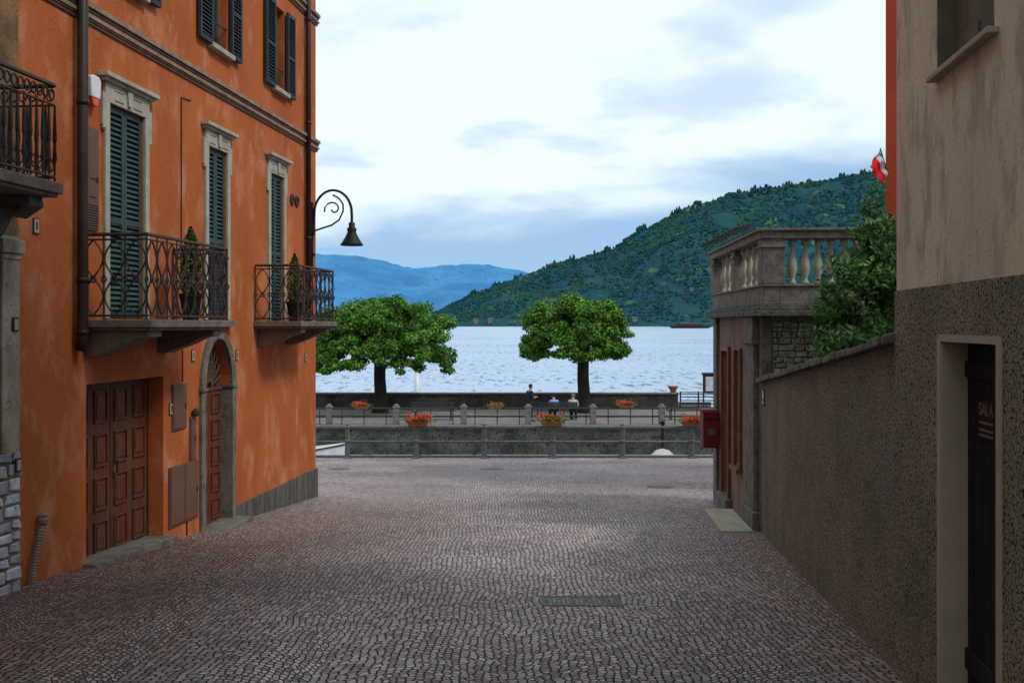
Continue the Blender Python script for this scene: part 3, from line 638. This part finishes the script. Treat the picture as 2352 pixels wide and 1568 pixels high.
g=G(MH); paneled(g,2.36,2.89,-2.6,-.41,-.06,1,4); mk(g,'leaf',['redwood'],t)
t=thing('window',LW(MH,1.65,0,-2),None,None,parent=th)
g=G(MH); g.box(1.39,1.45,.001,.04,-1.98,-.33); g.box(1.85,1.91,.001,.04,-1.98,-.33); g.box(1.45,1.85,.001,.04,-.36,-.33); g.box(1.36,1.94,.001,.09,-2.05,-1.985); mk(g,'frame',['redwood'],t,bevel=.004)
g=G(MH); louver(g,1.46,1.84,-.08,-.05,-1.94,-.37); mk(g,'shutter',['redwood'],t)
g=G(MH); g.box(2.2,3.05,.001,.10,-4,-2.55); mk(g,'step',['greystone'],th,bevel=.01)
g=G(MH); g.box(.0,1.5,.11,.50,gz(12.9)-.25,gz(12.9)+.07); mk(g,'doorstep_slab',['stone'],th,bevel=.015)
tt=thing('roof_terrace',LW(MH,1.8,-1,.1),None,None,parent=th)
g=G(MH); g.box(-.32,3.9,-Wd-.1,.16,.10,.17); g.box(-.26,3.84,-Wd-.05,.10,.17,.22); g.box(-.22,3.80,-Wd-.02,.06,.22,.24); mk(g,'slab',['darkstone'],tt,bevel=.01)
g=G(MH)
g.box(-.2,3.78,-.16,.04,.24,.46); g.box(-.2,-.0,-Wd,-.16,.24,.46); g.box(-.22,3.80,-.17,.06,.46,.49); g.box(-.22,.02,-Wd,-.17,.46,.49)
g.box(-.24,3.82,-.19,.08,1.04,1.13); g.box(-.24,.04,-Wd,-.19,1.04,1.13); g.box(-.27,3.85,-.20,.11,1.13,1.165); g.box(-.27,.05,-Wd,-.20,1.13,1.165)
for x0,x1,y0,y1 in ((-.22,.04,-.22,.06),(1.75,1.97,-.17,.05),(3.56,3.80,-.18,.06),(-.21,.03,-Wd-.04,-Wd+.2)): g.box(x0,x1,y0,y1,.49,1.04); g.box(x0-.02,x1+.02,y0-.02,y1+.02,.93,.96)
mk(g,'parapet',['greystone'],tt,bevel=.008)
prof=[(.045,.49),(.045,.52),(.025,.54),(.03,.58),(.055,.66),(.058,.72),(.045,.80),(.024,.90),(.022,.94),(.035,.96),(.045,.98),(.045,1.04)]
def bal(x,y):
    g=G(MH); g.lathe((x,y,0),prof,10); return mk(g,'baluster',['stone'],tt,smooth=True)
y=-.34
while y>-Wd+.22: bal(-.09,y); y-=.155
x=.3
while x<3.5:
    if not 1.6<x<2.1: bal(x,-.06)
    x+=.42
g=G(MH)
for z in (1.2,1.27,1.34): g.tube([(.9,-.06,z),(3.9,-.06,z)],.009,4)
for k in range(11): g.tube([(.9+k*.3,-.06,1.13),(.9+k*.3,-.06,1.34),(.9+k*.3,.22,1.27)],.009,4)
mk(g,'iron_rack',['iron'],tt)
t=thing('letterbox',LW(MH,3.3,.2,-1.9),'dark red metal letterbox fixed to house wall','letterbox')
g=G(MH); g.box(3.0,3.36,.052,.30,-1.90,-1.36); g.prism([(2.98,-1.36),(3.38,-1.36),(3.34,-1.31),(3.02,-1.31)],.05,.32); mk(g,'case',['letter'],t,bevel=.015)
g=G(MH); g.box(2.992,3.0,.08,.27,-1.47,-1.445,0); mk(g,'slot',['black'],t)
g=G(MH); g.box(2.994,3.0,.12,.23,-1.70,-1.60,0);mk(g,'notice',['olive'],t)
# ------------------------------------------------------------------ red house + flag
rh=thing('red_house',LW(MD,3,3,-3),'tall red rendered house','house')
g=G(MD); g.box(0,7,0,7,-6,9); mk(g,'wall',['red'],rh)
g=G(MD); g.box(0,7.3,-.2,7.3,9,9.2); mk(g,'roof',['terra'],rh)
t=thing('window',LW(MD,3,0,2),None,None,parent=rh)
g=G(MD); louver(g,2.5,2.98,-.05,-.01,2,3.5); mk(g,'shutter',['green'],t)
g=G(MD); louver(g,3.0,3.5,-.05,-.01,2,3.5); mk(g,'shutter',['green'],t)
t=thing('national_flag',(6.4,16.9,2.2),'small green white and red flag at red house corner','flag')
g=G(); g.tube([(6.42,17.0,2.55),(6.14,16.6,2.93)],.010,6); mk(g,'pole',['iron'],t)
g=G()
for k in range(9):
    for j in range(8):
        def FP(a,b):
            base=Vector((6.14,16.6,2.92)).lerp(Vector((6.42,17,2.55)),a*.9); return (base.x-.18*b*(1-a*.5)+.015*math.sin(b*9),base.y+.04*math.sin(a*11+b*3),base.z-b*.30+.08*a*b)
        g.quad(FP(k/9,j/8),FP((k+1)/9,j/8),FP((k+1)/9,(j+1)/8),FP(k/9,(j+1)/8),0 if j<1 else 1 if j<3 else 2)
mk(g,'cloth',['flaggreen','flagwhite','flagred'],t,smooth=True)
# ------------------------------------------------------------------ shrub
sh=thing('leafy_shrub',(3.5,9.2,-1.1),'tall leafy green shrub overhanging garden wall','shrub')
g=G(); 
br=[((3.5,9.2,-1.1),(3.45,9.2,-.3),(3.4,9.2,.3),(3.26,9.1,1.06)),((3.5,9.2,-.6),(3.2,9.3,-.1),(3.02,9.2,.25)),((3.5,9.2,-.6),(3.7,8.6,0),(3.5,8.4,.5)),((3.45,9.2,-.2),(3.3,9.0,.4),(3.16,8.9,.78)),((3.5,9.2,-.6),(3.3,9.6,-.2),(3.06,9.8,.1)),((3.4,9.2,-.4),(3.1,9.1,-.2),(2.92,9.0,-.15))]
for b in br: g.tube(b,[.035,.025,.018,.008][:len(b)],5)
mk(g,'stem',['bark'],sh)
g=G()
cl=[]
for b in br:
    for i in range(len(b)-1):
        for k in range(6):
            cl.append(Vector(b[i]).lerp(Vector(b[i+1]),(k+1)/6))
cl=[c for c in cl if c.z>-.5]
cl+= [Vector((U(2.9,3.9),U(8.4,9.9),U(-.4,.5))) for _ in range(62)]+[Vector((U(3.15,3.6),U(8.8,9.3),U(.35,.9))) for _ in range(18)]
cl=[c for c in cl if c.x>2.86+.10*(c.y-9)+ max(0,c.z-.2)*.4]
for c in cl:
    d=Vector((U(-1,.6),U(-1,.6),U(-.1,1))).normalized()
    tip=c+d*U(.10,.30)
    for i in range(44):
        q=c.lerp(tip,R())+Vector((U(-1,1),U(-1,1),U(-1,1)))*.085
        g.leaf(q,U(.055,.105),(-.3,-.5,.6),.42)
mk(g,'foliage',['shrubleaf'],sh,recalc=False)
# ------------------------------------------------------------------ plane trees
def plane_tree(loc,Rr,ctr,zt,zb,label,dens):
    x,y,z=loc; t=thing('plane_tree',loc,label,'tree','clipped trees on the lakeside promenade')
    g=G(); top=zb+.9
    g.tube([(x,y,z-.1),(x,y,z+.25),(x+.03,y,z+1),(x-.02,y,z+1.8),(x,y,top)],[.52,.39,.33,.31,.29],10)
    for k in range(9):
        a=k*.7+U(-.2,.2); rr=Rr*U(.5,.8); cx=ctr
        g.tube([(x,y,top-.35),(x+.35*math.cos(a),y+.35*math.sin(a),top+.1),((x+cx)/2+rr*.6*math.cos(a),y+rr*.6*math.sin(a),top+.7),(cx+rr*math.cos(a),y+rr*math.sin(a),top+U(.9,1.3))],[.16,.12,.07,.03],6)
    mk(g,'trunk',['bark'],t,smooth=True)
    g=G(); cl=[]
    for k in range(int(200*dens)):
        a=U(0,6.283); q=math.sqrt(R()); r=Rr*q*.93
        edge=1+.07*math.sin(a*5+x)+.05*math.sin(a*11)
        r*=edge; up=zt-(zt-zb)*.42*(q**4)+.14*math.sin(a*3+r*2)+U(-.12,.12)
        lo=zb+(.25 if q<.6 else 0)+U(-.1,.2)
        zz=up-.32-(R()**1.3)*max(.1,(up-.5-lo))
        cl.append((Vector((ctr+r*math.cos(a),y+r*math.sin(a),zz)),U(.26,.46),q))
    for k in range(80):
        a=U(0,6.283); r=Rr*U(.72,1.05); cl.append((Vector((ctr+r*math.cos(a),y+r*math.sin(a),zb+U(-.5,.7))),U(.16,.32),1))
    for c,cr,q in cl:
        for i in range(int(1100*cr)):
            d=Vector((U(-1,1),U(-1,1),U(-.8,1)))
            if d.length>1 or d.length<.2: continue
            d.normalize(); p=c+Vector((d.x*cr*1.2,d.y*cr*1.2,d.z*cr*.8))*U(.5,1.2)
            g.leaf(p,U(.10,.19),d+Vector((0,0,.5)),.75)
    mk(g,'crown',['leaf'],t,recalc=False)
plane_tree((-6.89,52,-4.6),3.80,-6.9,1.5,-1.9,'broad clipped plane tree with dark thick trunk',1.25)
plane_tree((3.73,52,-4.6),2.72,3.35,1.6,-1.2,'clipped plane tree with rounded crown and slim trunk',.85)
# ------------------------------------------------------------------ railings
t=thing('quay_railing',(0,28.9,gz(28.9)),'grey metal quay railing with three horizontal rails','railing')
zg=gz(28.9)
for x in [-12.8,-10.79,-8.78,-6.78,-4.78,-2.79,-.80,1.19,3.21,5.23,7.23,9.24,11.25]:
    g=G(); g.lathe((x,28.9,zg),[(.13,0),(.13,.03),(.08,.06),(.065,.45),(.085,.47),(.085,.52),(.065,.54),(.06,.86),(.09,.88),(.09,.92),(.05,.95),(.06,.98),(.01,1.02)],10); mk(g,'post',['railgrey'],t)
for z in (.90,.48,.06):
    g=G(); g.tube([(-12.8,28.9,zg+z),(11.25,28.9,zg+z)],.036,8); mk(g,'rail',['railgrey'],t,smooth=True)
t=thing('promenade_fence',(0,45.75,-4.6),'low fence of stone posts joined by metal rails','fence')
for x in (-17.6,-14.5,-11.45,-8.4,-5.32,-2.22,.74,3.72,6.88,9.95,13,16):
    g=G(); g.box(x-.14,x+.14,45.61,45.89,-4.6,-3.82); g.box(x-.17,x+.17,45.58,45.92,-3.82,-3.76); g.lathe((x,45.75,-3.76),[(.15,0),(.12,.06),(.05,.12)],8); mk(g,'post',['greystone'],t,bevel=.015)
for z in (-3.85,-4.22):
    g=G(); g.tube([(-17.6,45.75,z),(16,45.75,z)],.042,6); mk(g,'rail',['iron'],t)
x=-17
while x<16:
    g=G(); g.tube([(x,45.75,-4.6),(x,45.75,-3.85)],.024,4); x+=1.02
    mk(g,'support',['iron'],t)
t=thing('lakeside_parapet',(-10,55,-4.6),'low dark stone parapet wall along the lake','wall')
g=G(); g.box(-40,9.15,54.8,55.2,-4.6,-3.84); mk(g,'wall_body',['parapet'],t)
g=G(); g.box(-40,9.2,54.72,55.28,-3.84,-3.76); mk(g,'cap',['greystone'],t,bevel=.015)
t=thing('landing_gate',(10.3,55,-4.6),'metal landing stage gate with horizontal bars','gate')
g=G()
for z in (-4.4,-4.2,-4.0,-3.85,-3.75): g.tube([(9.3,55,z),(13.5,55,z)],.03,5)
for x in (9.3,10.3,11.3,12.4,13.5): g.tube([(x,55,-4.6),(x,55,-3.7)],.045,6)
mk(g,'frame',['iron'],t)
t=thing('clay_pot',(8.9,55,-3.76),'wide terracotta pot on parapet end','plant pot')
g=G(); g.lathe((8.9,55,-3.76),[(.15,0),(.2,.2),(.28,.28),(.30,.36),(.24,.36)],12); mk(g,'pot',['terra'],t)
t=thing('notice_board',(10.0,49.8,-4.6),'framed notice board on two posts','notice board')
g=G()
for x in (9.62,10.38): g.tube([(x,50,-4.6),(x,50,-2.45)],.04,6)
g.box(9.62,10.38,49.96,50.04,-3.45,-2.5); g.box(9.55,10.45,49.9,50.1,-2.5,-2.42); mk(g,'frame',['iron'],t)
g=G(); g.box(9.72,10.28,49.94,49.957,-3.34,-2.62); mk(g,'panel',['paper'],t)
t=thing('mooring_pole',(-5.75,60,-6.2),'white mooring pole standing in the lake','mooring pole')
g=G(); g.tube([(-5.75,60,-7),(-5.75,60,-2.4)],.15,10); mk(g,'pole',['white'],t,smooth=True)
g=G(); g.lathe((-5.75,60,-2.4),[(.17,0),(.17,.1),(.05,.16)],10); mk(g,'cap',['iron'],t)
def bench(x,y):
    t=thing('park_bench',(x,y,-4.6),'dark slatted park bench facing the lake','bench','benches on the promenade')
    for s in (-.85,.85):
        g=G(); g.tube([(x+s,y-.22,-4.6),(x+s,y-.18,-4.15),(x+s,y-.26,-3.75)],.03,5); g.tube([(x+s,y+.25,-4.6),(x+s,y+.25,-4.17),(x+s,y-.2,-4.17)],.03,5); mk(g,'leg',['iron'],t)
    g=G()
    for k in range(4): g.box(x-1.05,x+1.05,y-.16+k*.115,y-.07+k*.115,-4.16,-4.125)
    mk(g,'seat',['bench'],t)
    g=G()
    for k in range(4): g.box(x-1.05,x+1.05,y-.25-.015*k,y-.22-.015*k,-4.06+k*.09,-3.985+k*.09)
    mk(g,'backrest',['bench'],t); return t
b0=bench(-3.8,48); 
copy_thing(b0,(2.08,48,-4.6)); copy_thing(b0,(8.5,48,-4.6))
def flowerbox(x,y,z,label,grp,w=.72):
    t=thing('flower_box',(x,y,z),label,'flower box',grp)
    g=G(); g.add([(x-w*.4,y-.08,z),(x+w*.4,y-.08,z),(x+w*.4,y+.08,z),(x-w*.4,y+.08,z),(x-w*.46,y-.11,z+.12),(x+w*.46,y-.11,z+.12),(x+w*.46,y+.11,z+.12),(x-w*.46,y+.11,z+.12)],[(0,1,2,3),(4,5,6,7),(0,1,5,4),(1,2,6,5),(2,3,7,6),(3,0,4,7)]); g.box(x-w*.48,x+w*.48,y-.12,y+.12,z+.11,z+.14); mk(g,'planter',['terra'],t)
    g=G()
    for i in range(520): g.leaf((x+random.gauss(0,w*.27),y+U(-.16,.14),z+.11+abs(random.gauss(.03,.09))),U(.04,.08))
    mk(g,'foliage',['leaf'],t,recalc=False)
    g=G()
    for k in range(26):
        cx,cy,cz=x+random.gauss(0,w*.27),y+U(-.20,.08),z+.16+abs(random.gauss(.05,.10))
        for i in range(15): g.leaf((cx+U(-.05,.05),cy+U(-.05,.05),cz+U(-.04,.04)),U(.035,.065),None,.9)
    mk(g,'flowers',['petal'],t,recalc=False,kind='stuff'); return t
f1=flowerbox(-2.73,28.87,gz(28.9)+.93,'terracotta box of red geraniums on quay railing','geranium boxes on the railings',w=.66)
copy_thing(f1,(1.16,28.87,gz(28.9)+.93),rz=math.pi); copy_thing(f1,(5.20,28.87,gz(28.9)+.93),sc=.9)
f2=flowerbox(-6.9,45.6,-3.86,'terracotta box of red geraniums on promenade fence','geranium boxes on the railings',w=.75)
copy_thing(f2,(-.78,45.6,-3.86),rz=math.pi,sc=.9); copy_thing(f2,(5.22,45.6,-3.82),sc=1.05)
# ------------------------------------------------------------------ boats
def boat(loc,Lg,Wd_,fb,rz,cover,label,mast=0):
    x,y,z=loc; t=thing('moored_boat',loc,label,'boat'); T=Matrix.Translation(loc)@Matrix.Rotation(rz,4,'Z')
    n=14; g=G(T); rows=[]
    for i in range(n+1):
        q=i/n; w=Wd_/2*(1-max(0,(q-.35)/.65)**2.2)*(0.85+.15*min(1,q*3)); w=max(w,.015); sh=fb*(1+.35*q*q); xx=-Lg/2+Lg*q
        rows.append([(xx-.55*q,0,-.25),(xx-.35*q,w*.6,-.12),(xx-.12*q,w*.9,sh*.5),(xx,w,sh),(xx,w*.86,sh+.02),(xx,w*.84,sh-.12)])
    vs=[];k=6
    for r in rows: vs+=r
    for r in rows: vs+=[(a,-b,c) for a,b,c in r]
    o=(n+1)*k; fs=[]
    for i in range(n):
        for j in range(k-1):
            fs.append((i*k+j,(i+1)*k+j,(i+1)*k+j+1,i*k+j+1)); fs.append((o+i*k+j,o+(i+1)*k+j,o+(i+1)*k+j+1,o+i*k+j+1))
        fs.append((i*k+5,(i+1)*k+5,o+(i+1)*k+5,o+i*k+5)); fs.append((i*k,(i+1)*k,o+(i+1)*k,o+i*k))
    fs.append(tuple(range(k))+tuple(range(o+k-1,o-1,-1)))
    g.add(vs,fs); mk(g,'hull',['white'],t,smooth=False)
    g=G(T)
    for s in (1,-1): g.tube([(r[3][0],s*(r[3][1]+.01),r[3][2]-.03) for r in rows],.03,5)
    mk(g,'rubbing_strake',['iron'],t)
    g=G(T)
    m=8; vs=[]
    for i in range(m+1):
        q=i/m; xx=-Lg*.42+Lg*.62*q; hh=cover*math.sin(math.pi*(q*.85+.12))**.6
        for j in range(9):
            a=math.pi*j/8; vs.append((xx,Wd_*.42*math.cos(a),fb+hh*math.sin(a)**.7))
    g.add(vs,[(i*9+j,(i+1)*9+j,(i+1)*9+j+1,i*9+j+1) for i in range(m) for j in range(8)]); mk(g,'cover',['whitecloth'],t,smooth=True)
    if mast:
        g=G(T); g.tube([(-.3,0,fb),(-.3,0,fb+mast)],.055,6); g.tube([(-.3,0,fb+mast*.75),(-.3,.35,fb+mast*.75)],.035,6); g.tube([(-.3,0,fb+mast),(-.2,0,fb+mast+.05)],.08,6); mk(g,'mast',['black'],t)
boat((-8.0,34.5,-5.85),4.9,2.0,1.34,math.radians(-10),.6,'white motor boat with pale canvas cover moored below quay')
boat((5.0,33.0,-5.8),3.6,1.3,.75,math.radians(80),1.0,'small white boat with rounded canvas cover and dark short mast',1.8)
t=thing('lake_ferry',(268,1500,-5.9),'dark low passenger ferry out on the lake','ferry')
g=G(Matrix.Translation((268,1500,-5.9))); g.prism([(-32,3.5),(-27,0),(27,0),(34,4)],-4,4); mk(g,'hull',['black'],t)
g=G(Matrix.Translation((268,1500,-5.9))); g.box(-22,20,-3.5,3.5,3.5,6.5,0); g.box(-14,10,-3,3,6.5,9.5,1); g.box(2,5,-1,1,9.5,14,0); mk(g,'cabin',['iron','farroof'],t)
# ------------------------------------------------------------------ people
def person(loc,rz,pose,shirt,trous,hair,label,scale=1,longhair=False):
    if pose=='stand':
        J=dict(pel=(0,0,.92,.125,'t'),bel=(0,0,1.07,.12,'s'),che=(0,.0,1.27,.14,'s'),nec=(0,.02,1.42,.055,'k'),hd=(0,.05,1.50,.075,'k'),ht=(0,.06,1.60,.082,'k'),
          hipl=(-.09,0,.86,.09,'t'),knl=(-.1,.03,.48,.06,'t'),anl=(-.1,-.01,.09,.042,'t'),tol=(-.11,.14,.035,.035,'t'),
          shl=(-.18,0,1.36,.06,'s'),ell=(-.24,.02,1.09,.045,'s'),wrl=(-.14,.22,1.10,.028,'k'),hal=(-.10,.29,1.12,.028,'k'))
    else:
        J=dict(pel=(0,0,.50,.13,'t'),bel=(0,.03,.64,.125,'s'),che=(0,.10,.84,.14,'s'),nec=(0,.15,.98,.055,'k'),hd=(0,.20,1.05,.075,'k'),ht=(0,.23,1.14,.082,'k'),
          hipl=(-.10,.03,.49,.09,'t'),knl=(-.12,.42,.50,.065,'t'),anl=(-.12,.42,.10,.042,'t'),tol=(-.12,.56,.035,.035,'t'),
          shl=(-.17,.10,.92,.06,'s'),ell=(-.23,.20,.68,.045,'s'),wrl=(-.12,.38,.62,.028,'k'),hal=(-.08,.45,.62,.028,'k'))
    E=[('pel','bel'),('bel','che'),('che','nec'),('nec','hd'),('hd','ht'),('pel','hipl'),('hipl','knl'),('knl','anl'),('anl','tol'),('che','shl'),('shl','ell'),('ell','wrl'),('wrl','hal')]
    hx,hy,hz=J['hal'][:3]
    for k in range(5):
        J['f%dl'%k]=(hx-.03+.016*k,hy+(.07 if k<4 else .03)+.008*(k%2),hz-.02+.01*k,.009,'k'); E.append(('hal','f%dl'%k))
    for k in list(J):
        if k.endswith('l') and k!='bel' and k!='pel':
            a=J[k]; J[k[:-1]+'R']=(-a[0],*a[1:])
    for a,b in list(E):
        f=lambda q:(q[:-1]+'R') if (q.endswith('l') and q not in('bel','pel')) else q
        if f(b)!=b: E.append((f(a),f(b)))
    names=list(J); T=Matrix.Translation(loc)@Matrix.Rotation(rz,4,'Z')@Matrix.Scale(scale,4)
    me=bpy.data.meshes.new('b'); me.from_pydata([J[k][:3] for k in names],[(names.index(a),names.index(b)) for a,b in E],[])
    o=bpy.data.objects.new('b',me); COL.objects.link(o); o.modifiers.new('s','SKIN'); sd=me.skin_vertices[0].data
    for i,k in enumerate(names): sd[i].radius=(J[k][3],J[k][3]*(.8 if k in('che','bel','pel') else 1)); sd[i].use_root=(k=='pel')
    sb=o.modifiers.new('u','SUBSURF'); sb.levels=1
    dg=bpy.context.evaluated_depsgraph_get(); dg.update(); m2=bpy.data.meshes.new_from_object(o.evaluated_get(dg)); bpy.data.objects.remove(o)
    root=thing('person',loc,label,'person')
    g=G(T); g.add([tuple(v.co) for v in m2.vertices],[tuple(p.vertices) for p in m2.polygons])
    h=Vector(J['ht'][:3])
    g.lathe((h.x,h.y,h.z-.13),[(.02,0),(.055,.02),(.075,.07),(.085,.13),(.08,.18),(.05,.22),(.01,.235)],12)
    g.prismx([(h.y+.07,h.z-.01),(h.y+.105,h.z-.05),(h.y+.07,h.z-.06)],-.012,.012)
    for s in (-1,1): g.prismx([(h.y-.02,h.z-.05),(h.y+.015,h.z-.05),(h.y+.015,h.z+.01),(h.y-.025,h.z+.01)],s*.082,s*.095)
    body=mk(g,'body',['skin'],root,smooth=True)
    for s in (-.03,.03):
        g=G(T); g.lathe((s,h.y+.072,h.z-.015),[(.004,-.008),(.01,0),(.004,.008)],6); mk(g,'eye',['hairdark'],root)
    g=G(T); g.box(-.025,.025,h.y+.068,h.y+.078,h.z-.085,h.z-.078); mk(g,'mouth',['hairdark'],root)
    segs=[(Vector(J[a][:3]),Vector(J[b][:3]),J[b][4] if J[b][4]!='s' or J[a][4]=='s' else 's') for a,b in E]
    def tag(c):
        best=9;r='k'
        for a,b,tg in segs:
            ab=b-a; q=max(0,min(1,(c-a).dot(ab)/ab.length_squared)); d=(c-(a+ab*q)).length
            if d<best: best=d;r=tg
        return r
    for tg,mt,nm,off in (('s',shirt,'shirt',.018),('t',trous,'trousers',.012)):
        fs=[p for p in m2.polygons if tag(p.center)==tg]
        g=G(T); g.add([tuple(v.co+v.normal*off) for v in m2.vertices],[tuple(p.vertices) for p in fs])
        used=sorted({i for f in g.f for i in f}); mp={k:i for i,k in enumerate(used)}
        g.v=[g.v[i] for i in used]; g.f=[tuple(mp[i] for i in f) for f in g.f]
        if g.f: mk(g,nm,[mt],root,smooth=True)
    g=G(T); vs=[];n=12
    for i in range(7):
        ph=math.pi*.5*i/6*1.25
        for j in range(n):
            a=6.283*j/n
            z=h.z+.01+.108*math.cos(ph*1.15); r=.098*math.sin(ph*1.15+.02)
            if math.sin(a)>.3 and i>=4: z=max(z,h.z+.045)
            if longhair and math.sin(a)<.3 and i==6: z-=.14
            vs.append((r*math.cos(a),h.y-.01+r*math.sin(a),z))
    g.add(vs,[(i*n+j,i*n+(j+1)%n,(i+1)*n+(j+1)%n,(i+1)*n+j) for i in range(6) for j in range(n)]); mk(g,'hair',[hair],root,smooth=True)
person((.84,47.2,-4.596),math.radians(-60),'stand','navycloth','jeans','hairdark','person in navy top standing and looking down at hands',scale=1.04)
person((2.05,47.86,-4.62),math.radians(12),'sit','bluecloth','jeans','hairdark','person in blue top sitting hunched on bench',scale=1.03)
person((2.92,47.86,-4.62),math.radians(-8),'sit','whitecloth','jeans','hairlight','person with light brown hair sitting on bench',scale=1.03,longhair=True)
# ------------------------------------------------------------------ drain grate + covers
def onstreet(x,y,dz): return (x,y,gz(y)+dz)
t=thing('drain_grate',onstreet(.56,8.05,0),'rectangular iron drain grate set in stone setts','drain')
g=G(Matrix.Translation(onstreet(.56,8.05,0))@Matrix.Rotation(math.atan(-.0789),4,'X'))
g.box(-.32,.32,-.20,-.17,-.02,.006);g.box(-.32,.32,.17,.20,-.02,.006);g.box(-.32,-.29,-.17,.17,-.02,.006);g.box(.29,.32,-.17,.17,-.02,.006)
k=-.28
while k<.28: g.box(k,k+.024,-.17,.17,-.02,.005); k+=.036
mk(g,'grate',['grate'],t)
for (x,y) in ((-.5,24.2),(2.84,19.0),(-4.2,24.2)):
    t=thing('manhole_cover',onstreet(x,y,0),'round iron manhole cover set in paving','manhole cover','manhole covers in the street')
    g=G(Matrix.Translation(onstreet(x,y,.003))@Matrix.Rotation(math.atan(-.0789),4,'X')); g.lathe((0,0,0),[(.28,-.02),(.28,.004),(.24,.006),(.22,.003)],20); mk(g,'lid',['grate'],t)
# ------------------------------------------------------------------ light
S=Vector((.60,-.30,.74)).normalized()
sl=bpy.data.lights.new('sun','SUN'); sl.energy=1.8; sl.angle=math.radians(11); sl.color=(1,.95,.87)
so=bpy.data.objects.new('sun',sl); COL.objects.link(so); so.rotation_euler=(-S).to_track_quat('-Z','Y').to_euler()
w=bpy.data.worlds.new('World'); SC.world=w; w.use_nodes=True; nt=w.node_tree;N=nt.nodes;L=nt.links
bg=N['Background']; sky=N.new('ShaderNodeTexSky'); sky.sky_type='NISHITA'; sky.sun_disc=False; sky.sun_elevation=math.asin(S.z); sky.sun_rotation=math.atan2(S.x,S.y)
def mth(op,a,b=None,c=None):
    n=N.new('ShaderNodeMath'); n.operation=op
    for i,v in enumerate((a,b,c)):
        if v is None: continue
        if isinstance(v,(int,float)): n.inputs[i].default_value=v
        else: L.new(v,n.inputs[i])
    return n.outputs[0]
def vmix(f,a,b):
    x=N.new('ShaderNodeMix'); x.data_type='RGBA'
    L.new(f,x.inputs[0])
    for s,v in ((6,a),(7,b)):
        if isinstance(v,tuple): x.inputs[s].default_value=(*v,1)
        else: L.new(v,x.inputs[s])
    return x.outputs[2]
tc=N.new('ShaderNodeTexCoord'); sp=N.new('ShaderNodeSeparateXYZ'); L.new(tc.outputs['Generated'],sp.inputs[0])
zz=mth('MAXIMUM',sp.outputs[2],0.0); dn=mth('ADD',zz,.16)
cb=N.new('ShaderNodeCombineXYZ'); L.new(mth('DIVIDE',sp.outputs[0],dn),cb.inputs[0]); L.new(mth('DIVIDE',sp.outputs[1],dn),cb.inputs[1])
n1=N.new('ShaderNodeTexNoise'); n1.inputs['Scale'].default_value=.8; n1.inputs['Detail'].default_value=6; n1.inputs['Roughness'].default_value=.5; n1.inputs['Distortion'].default_value=.3; L.new(cb.outputs[0],n1.inputs['Vector'])
n2=N.new('ShaderNodeTexNoise'); n2.inputs['Scale'].default_value=1.5; n2.inputs['Detail'].default_value=7; L.new(cb.outputs[0],n2.inputs['Vector'])
def mrr(s,a,b,lo=0,hi=1):
    r=N.new('ShaderNodeMapRange'); r.interpolation_type='SMOOTHSTEP'
    for i,v in enumerate((a,b,lo,hi)): r.inputs[i+1].default_value=v
    L.new(s,r.inputs[0]); return r.outputs[0]
tilt=mth('MULTIPLY',sp.outputs[0],-.13)
elev=mrr(mth('ADD',zz,tilt),.04,.20,-.26,.28)
cov=mrr(mth('ADD',n1.outputs[0],elev),.34,.64)
side=mth('MULTIPLY',sp.outputs[0],-.16)
cloud=vmix(mrr(mth('ADD',n2.outputs[0],side),.34,.50),(.60,.745,.93),(.86,.985,1.02))
sk=N.new('ShaderNodeMix'); sk.data_type='RGBA'; sk.blend_type='MULTIPLY'; sk.inputs[0].default_value=1; L.new(sky.outputs[0],sk.inputs[6]); sk.inputs[7].default_value=(.1,.1,.1,1)
hz=vmix(mrr(zz,0,.3,.9,.7),sk.outputs[2],(.33,.55,.83))
fin=vmix(cov,hz,cloud)
L.new(fin,bg.inputs[0]); bg.inputs[1].default_value=1.08
cam=bpy.data.cameras.new('camera'); co=bpy.data.objects.new('camera',cam); COL.objects.link(co); co.location=(0,0,0); co.rotation_euler=(math.radians(90),0,0)
cam.lens=35.0; cam.sensor_width=36; cam.shift_y=-.0166; cam.clip_end=30000; cam.clip_start=.05; SC.camera=co
SC.view_settings.view_transform='Standard'; SC.view_settings.look='None'; SC.view_settings.exposure=0
